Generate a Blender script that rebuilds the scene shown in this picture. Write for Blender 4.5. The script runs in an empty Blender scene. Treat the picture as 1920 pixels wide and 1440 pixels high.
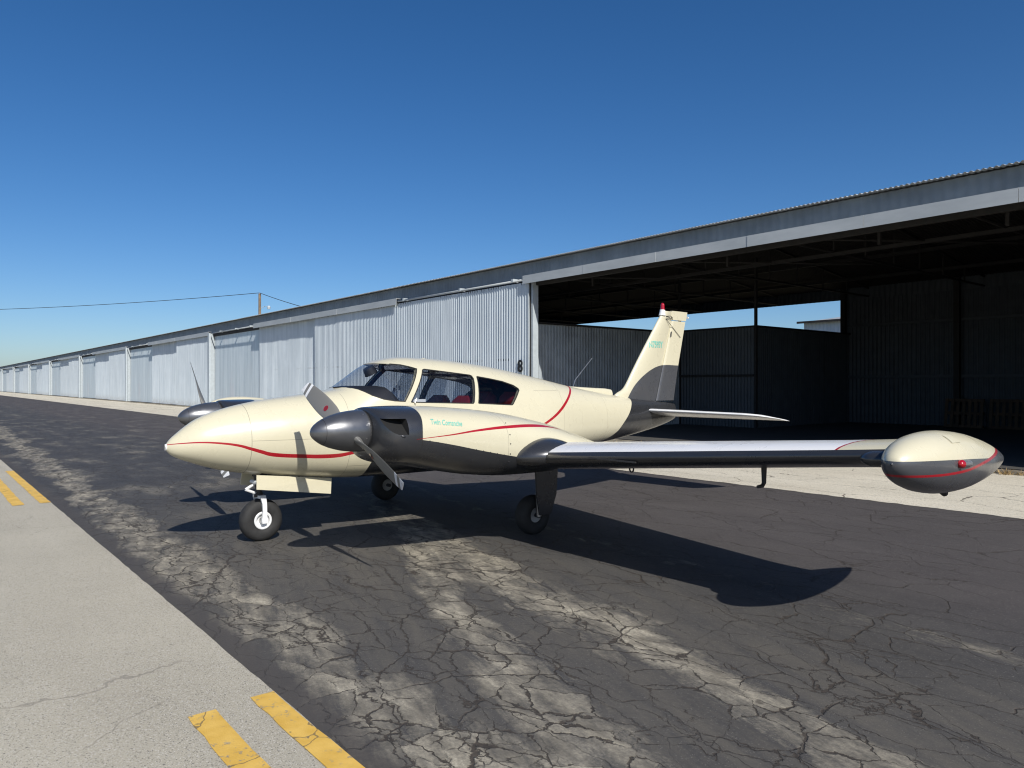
import bpy, bmesh, math, random
from mathutils import Vector, Matrix
random.seed(7)
SC = bpy.context.scene; COL = SC.collection
R = math.radians
# ---------------------------------------------------------------- camera  (world: X along the hangar row, Y towards the hangars, Z up)
cam = bpy.data.objects.new('camera', bpy.data.cameras.new('camera')); COL.objects.link(cam)
cam.data.sensor_width = 36.0; cam.data.lens = 36.0*1390/1920; cam.data.clip_start = .05; cam.data.clip_end = 6000
cam.location = (0, 0, 1.548); cam.rotation_euler = (R(90.04), 0, math.atan2(.777, .629))
SC.camera = cam
# ---------------------------------------------------------------- sky and sun
SUN_EL, SUN_AZ = R(39.4), math.atan2(.964, -.264)
world = bpy.data.worlds.new('World'); SC.world = world; world.use_nodes = True
wn = world.node_tree; wn.nodes.clear()
sky = wn.nodes.new('ShaderNodeTexSky'); sky.sky_type = 'NISHITA'; sky.sun_disc = False
sky.sun_elevation = SUN_EL; sky.sun_rotation = SUN_AZ; sky.altitude = 200; sky.air_density = .8; sky.dust_density = 1.05; sky.ozone_density = 3.6
bg = wn.nodes.new('ShaderNodeBackground'); bg.inputs[1].default_value = .106
wo = wn.nodes.new('ShaderNodeOutputWorld')
hs = wn.nodes.new('ShaderNodeHueSaturation'); hs.inputs['Saturation'].default_value = 1.27; hs.inputs['Hue'].default_value = .503   # camera's vivid blue, over the whole sky
wn.links.new(sky.outputs[0], hs.inputs['Color']); wn.links.new(hs.outputs[0], bg.inputs[0]); wn.links.new(bg.outputs[0], wo.inputs[0])
sl = bpy.data.lights.new('sun', 'SUN'); sl.energy = 5.0; sl.angle = R(.53); sl.color = (1, .955, .88)
sun = bpy.data.objects.new('sun', sl); COL.objects.link(sun)
sun.rotation_euler = Vector((-.964*math.cos(SUN_EL), .264*math.cos(SUN_EL), -math.sin(SUN_EL))).to_track_quat('-Z', 'Y').to_euler()
SC.view_settings.view_transform = 'Standard'; SC.view_settings.look = 'None'; SC.view_settings.exposure = 0.0; SC.view_settings.gamma = 1.0
SC.cycles.max_bounces = 7; SC.cycles.diffuse_bounces = 3; SC.cycles.glossy_bounces = 3; SC.cycles.transparent_max_bounces = 12; SC.cycles.filter_width = 1.15
try: SC.view_settings.use_curve_mapping = False
except Exception: pass
# ---------------------------------------------------------------- helpers
def tag(o, label=None, cat=None, group=None, kind=None):
    for k, v in (('label', label), ('category', cat), ('group', group), ('kind', kind)):
        if v: o[k] = v
    return o
def empty(name, loc=(0, 0, 0), rz=0.0):
    o = bpy.data.objects.new(name, None); COL.objects.link(o); o.location = loc; o.rotation_euler = (0, 0, rz); o.empty_display_size = .2
    return o
class MB:
    """collects geometry; build() links it as one mesh object"""
    def __init__(s): s.v = []; s.f = []; s.m = []
    def add(s, vs, fs, m=0):
        b = len(s.v); s.v += [tuple(p) for p in vs]
        for q in fs: s.f.append(tuple(b+i for i in q)); s.m.append(m)
        return s
    def box(s, a, b, m=0):
        (x0, y0, z0), (x1, y1, z1) = a, b
        return s.add([(x0,y0,z0),(x1,y0,z0),(x1,y1,z0),(x0,y1,z0),(x0,y0,z1),(x1,y0,z1),(x1,y1,z1),(x0,y1,z1)],
                     [(0,3,2,1),(4,5,6,7),(0,1,5,4),(1,2,6,5),(2,3,7,6),(3,0,4,7)], m)
    def tube(s, pts, r, n=10, m=0, cap=True):
        rs = r if isinstance(r, (list, tuple)) else [r]*len(pts); P = [Vector(p) for p in pts]; b = len(s.v); rings = []
        up = None
        for i, p in enumerate(P):
            t = (P[min(i+1, len(P)-1)]-P[max(i-1, 0)]).normalized()
            if up is None:
                up = Vector((0, 0, 1)) if abs(t.z) < .9 else Vector((1, 0, 0))
            a = t.cross(up).normalized(); c = a.cross(t).normalized(); up = c
            rings.append([p+(a*math.cos(2*math.pi*k/n)+c*math.sin(2*math.pi*k/n))*rs[i] for k in range(n)])
        return s.loft(rings, m, cap)
    def loft(s, rings, m=0, cap=True, close=True, mf=None):
        n = len(rings[0]); b = len(s.v)
        for r_ in rings: s.v += [tuple(p) for p in r_]
        for i in range(len(rings)-1):
            for k in range(n if close else n-1):
                k2 = (k+1) % n
                s.f.append((b+i*n+k, b+i*n+k2, b+(i+1)*n+k2, b+(i+1)*n+k)); s.m.append(mf(i, k) if mf else m)
        if cap:
            s.f.append(tuple(b+k for k in reversed(range(n)))); s.m.append(mf(0, 0) if mf else m)
            s.f.append(tuple(b+(len(rings)-1)*n+k for k in range(n))); s.m.append(mf(len(rings)-2, 0) if mf else m)
        return s
    def mesh(s, name, mats=None, smooth=False, fix=True, angle=None):
        me = bpy.data.meshes.new(name); me.from_pydata(s.v, [], s.f); me.update()
        for mt in (mats if isinstance(mats, (list, tuple)) else [mats]):
            if mt: me.materials.append(mt)
        me.polygons.foreach_set('material_index', s.m)
        if fix:
            bm = bmesh.new(); bm.from_mesh(me); bmesh.ops.recalc_face_normals(bm, faces=bm.faces); bm.to_mesh(me); bm.free()
        if smooth:
            me.polygons.foreach_set('use_smooth', [True]*len(me.polygons))
            if angle: me.set_sharp_from_angle(angle=R(angle))
        return me
    def build(s, name, mats, parent=None, **k):
        return link(name, s.mesh(name, mats, **k), parent)
def link(name, me, parent=None):
    o = bpy.data.objects.new(name, me); COL.objects.link(o)
    if parent: o.parent = parent
    return o
# ---------------------------------------------------------------- material node helper
class G:
    def __init__(s, name):
        s.mat = bpy.data.materials.new(name); s.mat.use_nodes = True; s.t = s.mat.node_tree
        s.b = s.t.nodes['Principled BSDF']; s.out = s.t.nodes['Material Output']; s._c = {}
    def node(s, ty, **kw):
        n = s.t.nodes.new(ty)
        for k, v in kw.items(): setattr(n, k, v)
        return n
    def put(s, sock, v):
        if isinstance(v, bpy.types.NodeSocket): s.t.links.new(v, sock)
        elif isinstance(v, (tuple, list)): sock.default_value = tuple(v)+((1.0,) if len(v) == 3 and len(sock.default_value) == 4 else ())
        else: sock.default_value = v
    def obj(s):
        if 'o' not in s._c: s._c['o'] = s.node('ShaderNodeTexCoord').outputs['Object']
        return s._c['o']
    def xyz(s):
        if 'x' not in s._c:
            n = s.node('ShaderNodeSeparateXYZ'); s.put(n.inputs[0], s.obj()); s._c['x'] = n.outputs
        return s._c['x']
    def m(s, op, a, b=None, c=None, clamp=False):
        n = s.node('ShaderNodeMath', operation=op, use_clamp=clamp)
        for i, v in enumerate((a, b, c)):
            if v is not None: s.put(n.inputs[i], v)
        return n.outputs[0]
    def ss(s, x, a, b):      # smoothstep a..b -> 0..1
        n = s.node('ShaderNodeMapRange', interpolation_type='SMOOTHSTEP')
        for i, v in ((0, x), (1, a), (2, b), (3, 0.0), (4, 1.0)): s.put(n.inputs[i], v)
        return n.outputs[0]
    def mr(s, x, a, b, c, d):
        n = s.node('ShaderNodeMapRange'); n.clamp = True
        for i, v in ((0, x), (1, a), (2, b), (3, c), (4, d)): s.put(n.inputs[i], v)
        return n.outputs[0]
    def mix(s, f, a, b, mode='MIX'):
        n = s.node('ShaderNodeMix', data_type='RGBA', blend_type=mode)
        s.put(n.inputs['Factor'], f); s.put(n.inputs[6], a); s.put(n.inputs[7], b)
        return n.outputs[2]
    def noise(s, scale, detail=4.0, rough=.55, vec=None, dist=0.0, out=0):
        n = s.node('ShaderNodeTexNoise'); s.put(n.inputs['Vector'], vec if vec is not None else s.obj())
        n.inputs['Scale'].default_value = scale; n.inputs['Detail'].default_value = detail; n.inputs['Roughness'].default_value = rough; n.inputs['Distortion'].default_value = dist
        return n.outputs[out]
    def scale(s, vec, sc):
        n = s.node('ShaderNodeMapping'); s.put(n.inputs[0], vec); n.inputs['Scale'].default_value = sc
        return n.outputs[0]
    def vadd(s, a, b, k):
        n = s.node('ShaderNodeVectorMath', operation='MULTIPLY_ADD'); s.put(n.inputs[0], b); n.inputs[1].default_value = (k, k, k); s.put(n.inputs[2], a)
        return n.outputs[0]
    def voro(s, scale, vec, feature='DISTANCE_TO_EDGE', out=0, rnd=1.0):
        n = s.node('ShaderNodeTexVoronoi', feature=feature); s.put(n.inputs['Vector'], vec); n.inputs['Scale'].default_value = scale
        n.inputs['Randomness'].default_value = rnd
        return n.outputs[out]
    def curve(s, x, pts, yr):    # piecewise smooth map of x through pts, y within yr
        x0, x1 = pts[0][0], pts[-1][0]; y0, y1 = yr
        u = s.mr(x, x0, x1, 0, 1)
        n = s.node('ShaderNodeFloatCurve'); s.put(n.inputs['Value'], u)
        cm = n.mapping; c = cm.curves[0]
        P = [((a-x0)/(x1-x0), (b-y0)/(y1-y0)) for a, b in pts]
        c.points[0].location = P[0]; c.points[1].location = P[-1]
        for q in P[1:-1]: c.points.new(*q)
        cm.update()
        return s.mr(n.outputs[0], 0, 1, y0, y1)
    def bump(s, h, strength=.5, dist=.01):
        n = s.node('ShaderNodeBump'); n.inputs['Strength'].default_value = strength; n.inputs['Distance'].default_value = dist
        s.put(n.inputs['Height'], h); s.put(s.b.inputs['Normal'], n.outputs[0])
    def set(s, **k):
        for a, v in k.items():
            s.put(s.b.inputs[{'color': 'Base Color', 'rough': 'Roughness', 'metal': 'Metallic', 'coat': 'Coat Weight', 'coatr': 'Coat Roughness', 'spec': 'Specular IOR Level'}[a]], v)
        return s
def plain(name, col, rough=.6, metal=0.0, coat=0.0, var=.06, nscale=6.0, bump=0.0):
    g = G(name); n = g.noise(nscale, 5, .6)
    lo = tuple(c*(1-var*1.6) for c in col); hi = tuple(c*(1+var*1.6) for c in col)
    g.set(color=g.mix(g.mr(n, .3, .7, 0, 1), lo, hi), rough=g.mr(n, .3, .7, max(rough-.05, .02), min(rough+.06, 1)), metal=metal, coat=coat)
    if bump: g.bump(g.noise(nscale*12, 4), bump, .004)
    return g.mat
# ---------------------------------------------------------------- aircraft shape functions (metres: X aft of the nose tip, Y left, Z up)
def pchip(xs, ys):
    n = len(xs); h = [xs[i+1]-xs[i] for i in range(n-1)]; dl = [(ys[i+1]-ys[i])/h[i] for i in range(n-1)]
    m = [0.0]*n; m[0] = dl[0]; m[-1] = dl[-1]
    for i in range(1, n-1):
        if dl[i-1]*dl[i] > 0:
            w1 = 2*h[i]+h[i-1]; w2 = h[i]+2*h[i-1]
            m[i] = (w1+w2)/(w1/dl[i-1]+w2/dl[i])
    def f(x):
        if x <= xs[0]: return ys[0]
        if x >= xs[-1]: return ys[-1]
        i = 0
        while x > xs[i+1]: i += 1
        t = (x-xs[i])/h[i]
        return ((1+2*t)*(1-t)**2*ys[i] + t*(1-t)**2*h[i]*m[i] + t*t*(3-2*t)*ys[i+1] + t*t*(t-1)*h[i]*m[i+1])
    return f
class Loft:
    """superellipse sections: columns X, ztop, zbot, halfwidth, zc, ntop, nbot"""
    def __init__(s, rows, y0=0.0):
        s.y0 = y0; s.x0 = rows[0][0]; s.x1 = rows[-1][0]; xs = [r[0] for r in rows]
        s.f = [pchip(xs, [r[k] for r in rows]) for k in range(1, 7)]
    def sec(s, X): return [f(X) for f in s.f]
    def pt(s, X, t, off=0.0):
        zt, zb, w, zc, nt, nb = s.sec(X)
        c, n = math.cos(t), math.sin(t)
        e = nt if n >= 0 else nb
        y = (w-off)*math.copysign(abs(c)**(2/e), c)
        hh = (zt-zc if n >= 0 else zc-zb)-off
        return (X, s.y0+y, zc+hh*math.copysign(abs(n)**(2/e), n))
    def inside(s, X, Y, Z):
        if X <= s.x0 or X >= s.x1: return False
        zt, zb, w, zc, nt, nb = s.sec(X)
        e = nt if Z >= zc else nb; hh = zt-zc if Z >= zc else zc-zb
        return (abs(Y-s.y0)/w)**e+(abs(Z-zc)/hh)**e < 1
    def side(s, X, Z, off=0.0):
        zt, zb, w, zc, nt, nb = s.sec(X)
        e = nt if Z >= zc else nb; hh = (zt-zc if Z >= zc else zc-zb)+off
        q = 1-(abs(Z-zc)/hh)**e
        return (w+off)*max(q, 0.0)**(1/e)
FUS = Loft([
 (0.00, 1.000, .936, .032, .968, 2, 2), (.03, 1.040, .903, .066, .970, 2, 2), (.084, 1.088, .868, .115, .975, 2, 2),
 (.264, 1.220, .795, .210, .990, 2, 2), (.45, 1.295, .733, .272, 1.0, 2, 2), (.67, 1.352, .683, .328, 1.005, 2, 2.1),
 (1.0, 1.408, .628, .398, 1.02, 2.1, 2.3), (1.274, 1.440, .600, .445, 1.03, 2.2, 2.5), (1.66, 1.500, .570, .510, 1.05, 2.5, 2.8),
 (1.69, 1.510, .568, .516, 1.05, 2.5, 2.8), (1.76, 1.556, .566, .526, 1.055, 2.5, 2.9), (1.9, 1.652, .562, .547, 1.06, 2.5, 3), (2.07, 1.765, .559, .568, 1.07, 2.55, 3), (2.2, 1.818, .557, .580, 1.075, 2.55, 3),
 (2.42, 1.850, .556, .59, 1.08, 2.5, 3), (2.84, 1.840, .556, .597, 1.08, 2.5, 3), (3.45, 1.790, .565, .585, 1.08, 2.4, 3),
 (4.26, 1.668, .60, .515, 1.07, 2.3, 2.7), (5.22, 1.500, .690, .378, 1.06, 2.2, 2.4), (6.03, 1.390, .765, .262, 1.05, 2.1, 2.2),
 (6.6, 1.325, .84, .180, 1.06, 2, 2), (7.29, 1.262, .975, .075, 1.11, 2, 2), (7.42, 1.245, 1.02, .035, 1.13, 2, 2)])
NACY = 1.76
NAC = Loft([
 (1.045, 1.335, .99, .185, 1.165, 2, 2), (1.052, 1.350, .965, .25, 1.16, 2.1, 2.1), (1.075, 1.357, .93, .33, 1.15, 2.3, 2.3), (1.12, 1.360, .905, .385, 1.14, 2.4, 2.4), (1.2, 1.362, .885, .42, 1.13, 2.5, 2.5),
 (1.35, 1.364, .865, .440, 1.12, 2.6, 2.6), (1.6, 1.357, .815, .448, 1.09, 2.6, 2.7), (2.0, 1.330, .74, .448, 1.05, 2.5, 2.8),
 (2.4, 1.283, .70, .44, 1.0, 2.4, 2.8), (2.9, 1.188, .69, .41, .95, 2.3, 2.6), (3.3, 1.075, .72, .35, .91, 2.2, 2.4),
 (3.7, .95, .765, .24, .87, 2.1, 2.2), (4.05, .87, .81, .06, .845, 2, 2)], NACY)
TANKY = 5.49
def tank_axis(X): return 1.12-(X-2.05)*.042
_tr = pchip([2.2, 2.206, 2.23, 2.29, 2.40, 2.56, 2.78, 3.0, 3.3, 3.6, 3.85, 3.94], [.0, .028, .058, .096, .137, .169, .185, .178, .146, .095, .035, .002])
def tank_r(X): return _tr(X)
# ---------------------------------------------------------------- ground, taxiway, old asphalt, concrete apron
def sheet(name, x0, x1, y0, y1, z, mat, thick=0.0, jag=0.0, jag_lo=False):
    mb = MB()
    if thick: mb.box((x0, y0, z-thick), (x1, y1, z))
    elif jag:
        rn = random.Random(len(name)); xs = [x0]+[-60+.12*i for i in range(600)]+[x1]
        lo = [(q, y0+(rn.uniform(-jag, jag) if jag_lo else 0), z) for q in xs]; hi = [(q, y1+(0 if jag_lo else rn.uniform(-jag, jag)), z) for q in xs]; n = len(xs)
        mb.add(lo+hi, [(i, i+1, n+i+1, n+i) for i in range(n-1)])
    else: mb.add([(x0, y0, z), (x1, y0, z), (x1, y1, z), (x0, y1, z)], [(0, 1, 2, 3)])
    return tag(mb.build(name, mat, fix=bool(thick)), kind='structure')
g = G('dry_ground'); n = g.noise(.35, 6); g.set(color=g.mix(n, (.11, .10, .055), (.22, .19, .12)), rough=.95); g.bump(g.noise(9, 6), .6, .05)
sheet('ground', -3000, 3000, -3000, 3000, -.03, g.mat)
# pale taxiway
g = G('taxiway_concrete'); x, y, z = g.xyz()
fine = g.noise(150, 3, .7); spk = g.voro(210, g.obj(), 'F1', 1); big = g.noise(.7, 5, .6); strk = g.noise(1.0, 5, .6, g.scale(g.obj(), (.25, 1.6, 1)))
c = g.mix(g.mr(big, .3, .7, 0, 1), (.41, .375, .295), (.51, .47, .37))
c = g.mix(g.mr(strk, .52, .75, 0, .55), c, (.56, .52, .415))
c = g.mix(g.mr(fine, .38, .68, .0, .5), c, (.26, .235, .185))
sepc = g.node('ShaderNodeSeparateColor'); g.put(sepc.inputs[0], spk)
c = g.mix(g.ss(sepc.outputs[0], .80, .98), c, (.55, .52, .45))
c = g.mix(g.m('MULTIPLY', g.ss(sepc.outputs[1], .86, .99), .8), c, (.10, .095, .085))
wv = g.vadd(g.obj(), g.noise(2.2, 4, .6, out=1), .25)
hair = g.m('MULTIPLY', g.m('SUBTRACT', 1.0, g.ss(g.voro(.33, wv), .0008, .0025)), g.ss(g.noise(.5, 2), .5, .62))
c = g.mix(g.m('MULTIPLY', hair, .5), c, (.16, .145, .12))
g.set(color=c, rough=.92); g.bump(g.m('ADD', fine, g.m('MULTIPLY', sepc.outputs[0], .6)), .55, .006)
taxiway = sheet('taxiway', -420, 160, -14, 1.41, .012, g.mat, jag=.004)
# cracked asphalt
g = G('cracked_asphalt'); x, y, z = g.xyz()
wob = g.noise(.55, 5, .6); w1 = g.m('MULTIPLY', g.m('SUBTRACT', wob, .5), .95)
def strip(line_y0, slope, half):     # worn dusty strip along the pavement: y = y0 + slope*(x+3)
    yy = g.m('SUBTRACT', g.m('ADD', y, w1), g.m('MULTIPLY_ADD', x, slope, line_y0+3*slope))
    return g.ss(g.m('ABSOLUTE', yy), half, half*.15)
nearm = g.ss(x, -13, -6); s1 = strip(1.74, -.02, .46); s2 = g.m('MULTIPLY', strip(2.48, -.42, .44), nearm); s3 = g.m('MULTIPLY', strip(3.36, -.24, .42), nearm); s4 = strip(5.0, -.12, .25)
worn = g.m('MAXIMUM', g.m('MAXIMUM', s1, s2), g.m('MAXIMUM', s3, g.m('MULTIPLY', s4, .55)))
patch = g.noise(1.3, 6, .65, g.scale(g.obj(), (.55, 1.25, 1))); patch2 = g.noise(6.5, 5, .65, g.scale(g.obj(), (.6, 1.2, 1)))
warp = g.vadd(g.vadd(g.vadd(g.obj(), g.noise(1.6, 4, .6, out=1), .30), g.noise(9, 4, .75, out=1), .075), g.noise(45, 3, .7, out=1), .014)
cellc = g.node('ShaderNodeSeparateColor'); g.put(cellc.inputs[0], g.voro(4.2, g.scale(warp, (.8, 1.1, 1)), 'F1', 1))
grit = g.noise(34, 5, .8)
rot = g.node('ShaderNodeMapping'); g.put(rot.inputs[0], g.obj()); rot.inputs['Rotation'].default_value = (0, 0, R(17)); strk = g.noise(2.4, 5, .7, g.scale(rot.outputs[0], (.38, 2.3, 1)))
dm = g.m('ADD', g.m('MULTIPLY_ADD', patch2, .45, strk), g.m('MULTIPLY_ADD', cellc.outputs[0], .22, g.m('MULTIPLY', grit, .45)))
dm = g.m('ADD', dm, g.m('MULTIPLY_ADD', worn, .5, -.5))
dust = g.m('MULTIPLY', g.ss(worn, .02, .5), g.mr(dm, .80, 1.34, 0, 1), clamp=True)
hazy = g.m('MULTIPLY', g.ss(y, 5.2, 3.6), g.m('MULTIPLY', nearm, g.mr(g.m('ADD', strk, g.m('MULTIPLY', grit, .4)), .48, .86, 0, .85)))
farmask = g.ss(y, 4.2, 6.5)
dust = g.m('ADD', dust, g.m('MULTIPLY', g.m('MULTIPLY', g.ss(x, -7, -14), g.ss(patch, .5, .72)), .42), clamp=True)
dust = g.m('MULTIPLY', dust, g.mr(y, 3.5, 8.5, 1, .25))
fine = g.noise(120, 3, .7); spk = g.voro(190, g.obj(), 'F1', 1)
sepc = g.node('ShaderNodeSeparateColor'); g.put(sepc.inputs[0], spk)
base = g.mix(g.mr(patch, .35, .65, 0, 1), (.036, .036, .039), (.066, .064, .062))
base = g.mix(farmask, base, g.mix(g.mr(patch, .35, .7, 0, 1), (.058, .050, .048), (.080, .070, .066)))
base = g.mix(g.m('MULTIPLY', g.ss(sepc.outputs[0], .93, .995), .55), base, (.24, .225, .205))
base = g.mix(g.mr(fine, .48, .7, 0, .65), base, (.022, .022, .022)); base = g.mix(g.mr(g.noise(22, 5, .75), .5, .75, 0, .4), base, (.10, .093, .085))
tan = g.mix(g.mr(patch2, .35, .65, 0, 1), (.22, .195, .145), (.62, .56, .43))
tan = g.mix(g.mr(g.noise(40, 4, .75), .42, .68, 0, .55), tan, (.15, .135, .105)); tan = g.mix(g.mr(fine, .45, .7, 0, .5), tan, (.17, .155, .125))
c = g.mix(g.m('MULTIPLY', hazy, .8), base, (.125, .112, .09)); c = g.mix(g.m('MULTIPLY', dust, .88), c, tan)
d1 = g.voro(4.2, g.scale(warp, (.8, 1.1, 1))); d2 = g.voro(.85, g.scale(warp, (.55, 1.5, 1))); d3 = g.voro(9.0, warp)
wid = g.m('MULTIPLY', g.mr(worn, .1, .9, .015, .030), g.mr(g.noise(3.4, 5, .7), .44, .72, .22, 2.6))
cr1 = g.m('SUBTRACT', 1.0, g.ss(d1, g.m('MULTIPLY', wid, .4), wid))
cr1 = g.m('MULTIPLY', cr1, g.ss(g.m('ADD', g.m('MULTIPLY_ADD', worn, .3, g.noise(.9, 3)), g.mr(y, 1.4, 6.0, .30, -.06)), .46, .60))
w2 = g.mr(g.noise(1.6, 5, .7), .36, .7, .0012, .012)
cr2 = g.m('SUBTRACT', 1.0, g.ss(d2, g.m('MULTIPLY', w2, .4), w2))
cr3 = g.m('MULTIPLY', g.m('SUBTRACT', 1.0, g.ss(d3, .012, .035)), g.m('MULTIPLY', s1, g.ss(g.noise(1.7, 3), .52, .6)))
d4 = g.voro(1.9, g.scale(warp, (.7, 1.5, 1))); cr4 = g.m('MULTIPLY', g.m('SUBTRACT', 1.0, g.ss(d4, .004, .013)), g.ss(g.noise(.7, 3), .42, .55))
crack = g.m('MAXIMUM', g.m('MAXIMUM', g.m('MAXIMUM', cr1, cr4), cr2), cr3)
filler = g.mix(g.ss(g.noise(30, 3), .4, .6), (.030, .024, .019), (.055, .043, .033))
c = g.mix(g.m('MULTIPLY', crack, .93), c, filler)
oil = g.m('MULTIPLY', g.ss(g.noise(3.2, 3, .5, g.scale(g.obj(), (1, 1.4, 1))), .70, .735), .6)
c = g.mix(oil, c, (.045, .036, .028))
edge = g.m('MULTIPLY', g.ss(g.m('ADD', y, g.m('MULTIPLY', g.m('SUBTRACT', g.noise(3, 4), .5), .16)), 1.62, 1.50), .75)
c = g.mix(edge, c, (.062, .055, .05))
h = g.m('SUBTRACT', g.m('ADD', g.m('MULTIPLY', fine, .25), g.m('MULTIPLY', sepc.outputs[0], .2)), g.m('MULTIPLY', crack, 1.6))
g.set(color=c, rough=g.mr(dust, 0, 1, .82, .95)); g.bump(h, .75, .012)
sheet('asphalt_pavement', -420, 160, 1.35, 9.99, .004, g.mat)
# exposed-aggregate concrete apron
g = G('apron_concrete'); x, y, z = g.xyz()
fine = g.noise(70, 4, .75); spk = g.voro(85, g.obj(), 'F1', 1); sepc = g.node('ShaderNodeSeparateColor'); g.put(sepc.inputs[0], spk)
big = g.noise(.8, 5, .6, g.scale(g.obj(), (.4, 1, 1)))
c = g.mix(g.mr(big, .3, .7, 0, 1), (.52, .475, .37), (.66, .605, .48))
c = g.mix(g.m('MULTIPLY', g.ss(sepc.outputs[0], .6, .98), .65), c, (.66, .63, .55))
c = g.mix(g.m('MULTIPLY', g.ss(sepc.outputs[1], .7, .99), .6), c, (.24, .21, .16))
warp = g.vadd(g.vadd(g.obj(), g.noise(.9, 4, .6, out=1), .5), g.noise(7, 5, .75, out=1), .12)
d1 = g.voro(1.0, g.scale(warp, (.5, 1.3, 1))); w = g.mr(g.noise(1.0, 4), .36, .68, .0018, .016)
cr = g.m('SUBTRACT', 1.0, g.ss(d1, g.m('MULTIPLY', w, .4), w))
c = g.mix(g.m('MULTIPLY', cr, .85), c, (.09, .075, .055))
rust = g.m('MULTIPLY', g.ss(g.noise(.5, 5, .6, g.scale(g.obj(), (.5, 1.6, 1))), .55, .8), .3); c = g.mix(rust, c, (.32, .26, .18))
g.set(color=c, rough=.93); g.bump(g.m('SUBTRACT', g.m('MULTIPLY', sepc.outputs[0], .6), cr), .6, .012)
sheet('concrete_apron', -420, 160, 9.90, 14.62, .009, g.mat, jag=.022, jag_lo=True)
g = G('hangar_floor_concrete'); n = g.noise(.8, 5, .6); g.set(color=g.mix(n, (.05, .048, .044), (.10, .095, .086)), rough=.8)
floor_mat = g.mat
# yellow paint: double broken line along the taxiway edge
g = G('worn_yellow_paint'); x, y, z = g.xyz()
n1 = g.noise(28, 5, .7); n2 = g.noise(3.5, 4, .6)
c = g.mix(g.mr(g.noise(9, 5), .3, .7, 0, 1), (.60, .36, .055), (.74, .48, .11))
wear = g.m('MULTIPLY', g.ss(n1, .55, .66), g.ss(n2, .42, .62))
c = g.mix(wear, c, (.30, .26, .19))
ck = g.m('SUBTRACT', 1.0, g.ss(g.voro(1.1, g.vadd(g.obj(), g.noise(6, 3, out=1), .15)), .002, .005)); c = g.mix(g.m('MULTIPLY', ck, .7), c, (.09, .08, .06))
g.set(color=c, rough=.75); g.bump(g.m('ADD', g.noise(150, 3), g.m('MULTIPLY', wear, -1.0)), .5, .004)
def dash(x0, x1, y0, y1):
    mb = MB(); n = max(2, int((x1-x0)/.12)); rn = random.Random(int(x0*100)+int(y0*10))
    top = []; bot = []
    for i in range(n+1):
        xx = x0+(x1-x0)*i/n
        bot.append((xx, y0+rn.uniform(-.006, .006), .016)); top.append((xx, y1+rn.uniform(-.006, .006), .016))
    mb.add(bot+top, [(i, i+1, n+2+i, n+1+i) for i in range(n)])
    o = mb.build('painted_dash', g.mat, taxiway, fix=False)
    return o
for k in range(-1, 14):
    xa = -3.63-k*12.2
    dash(xa, xa+4.55, 1.285, 1.405); dash(xa+.03, xa+4.58, .985, 1.115)
# ---------------------------------------------------------------- the long corrugated hangar row
g = G('galvanised_sheet_blue_grey'); x, y, z = g.xyz()
st = g.noise(1.0, 5, .6, g.scale(g.obj(), (4.0, 4.0, .35))); bl = g.noise(.9, 4, .6)
c = g.mix(g.mr(st, .3, .7, 0, 1), (.46, .525, .57), (.61, .67, .71)); c = g.mix(g.mr(bl, .5, .75, 0, .45), c, (.66, .73, .775))
c = g.mix(g.m('MULTIPLY', g.ss(z, .7, .05), g.mr(g.noise(5, 4), .35, .7, 0, .7)), c, (.36, .33, .28))
oi = g.node('ShaderNodeObjectInfo').outputs['Random']
c = g.mix(g.m('MULTIPLY', oi, .30), c, (.36, .41, .45)); c = g.mix(g.m('MULTIPLY', g.ss(oi, .55, 1.0), .25), c, (.66, .70, .70))
runs = g.m('MULTIPLY', g.ss(g.noise(1.0, 5, .7, g.scale(g.obj(), (6.5, 6.5, .16))), .60, .74), g.mr(z, 0, 4.7, .55, .12)); c = g.mix(runs, c, (.27, .22, .17))
g.set(color=c, rough=.5, metal=.0, spec=.5); SHEET = g.mat
g = G('shiny_bare_sheet'); st = g.noise(1.0, 5, .6, g.scale(g.obj(), (3.0, 3.0, .2))); pk = g.noise(.55, 3, .5)
c = g.mix(g.mr(st, .3, .7, 0, 1), (.46, .53, .58), (.62, .69, .735)); c = g.mix(g.mr(pk, .55, .75, 0, .35), c, (.56, .52, .54))
g.set(color=c, rough=.34, metal=.35); SHINY = g.mat
g = G('fascia_flashing'); st = g.noise(.9, 5, .6, g.scale(g.obj(), (1, 1, 3)))
g.set(color=g.mix(g.mr(st, .3, .7, 0, 1), (.37, .40, .415), (.47, .50, .51)), rough=.55); FASC = g.mat
FRZ = plain('shaded_frieze_sheet', (.20, .235, .265), .6, var=.12, nscale=1.2)  # darker copy of the door sheeting; eave shade is put into the colour
PALE = plain('pale_painted_steel', (.43, .48, .51), .5, var=.05)
DARKSTEEL = plain('dark_rusty_steel', (.022, .020, .019), .7, var=.2)
INNER = plain('shade_dark_inner_sheet', (.065, .078, .09), .6, var=.12, nscale=2)  # sheeting colour darkened so the hangar interior reads as deep shade
ROOFM = plain('weathered_roof_sheet', (.36, .38, .39), .55, var=.12, nscale=.6)
PARTM = plain('lit_partition_sheet', (.30, .335, .36), .6, var=.15, nscale=1.5)  # lighter copy of the inner sheeting, its colour raised for the sunlit partition
hangar = empty('hangar_row', (-20, 15, 0)); tag(hangar, 'long low row of blue-grey corrugated metal hangars with one bay standing open', 'hangar')
HINV = Vector((20, -15, 0))
def hp(name, mb, mat, parent=None, **k):       # a part in world coordinates under the hangar
    mb.v = [(a+20, b-15, c_) for a, b, c_ in mb.v]
    return mb.build(name, mat, parent or hangar, **k)
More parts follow.
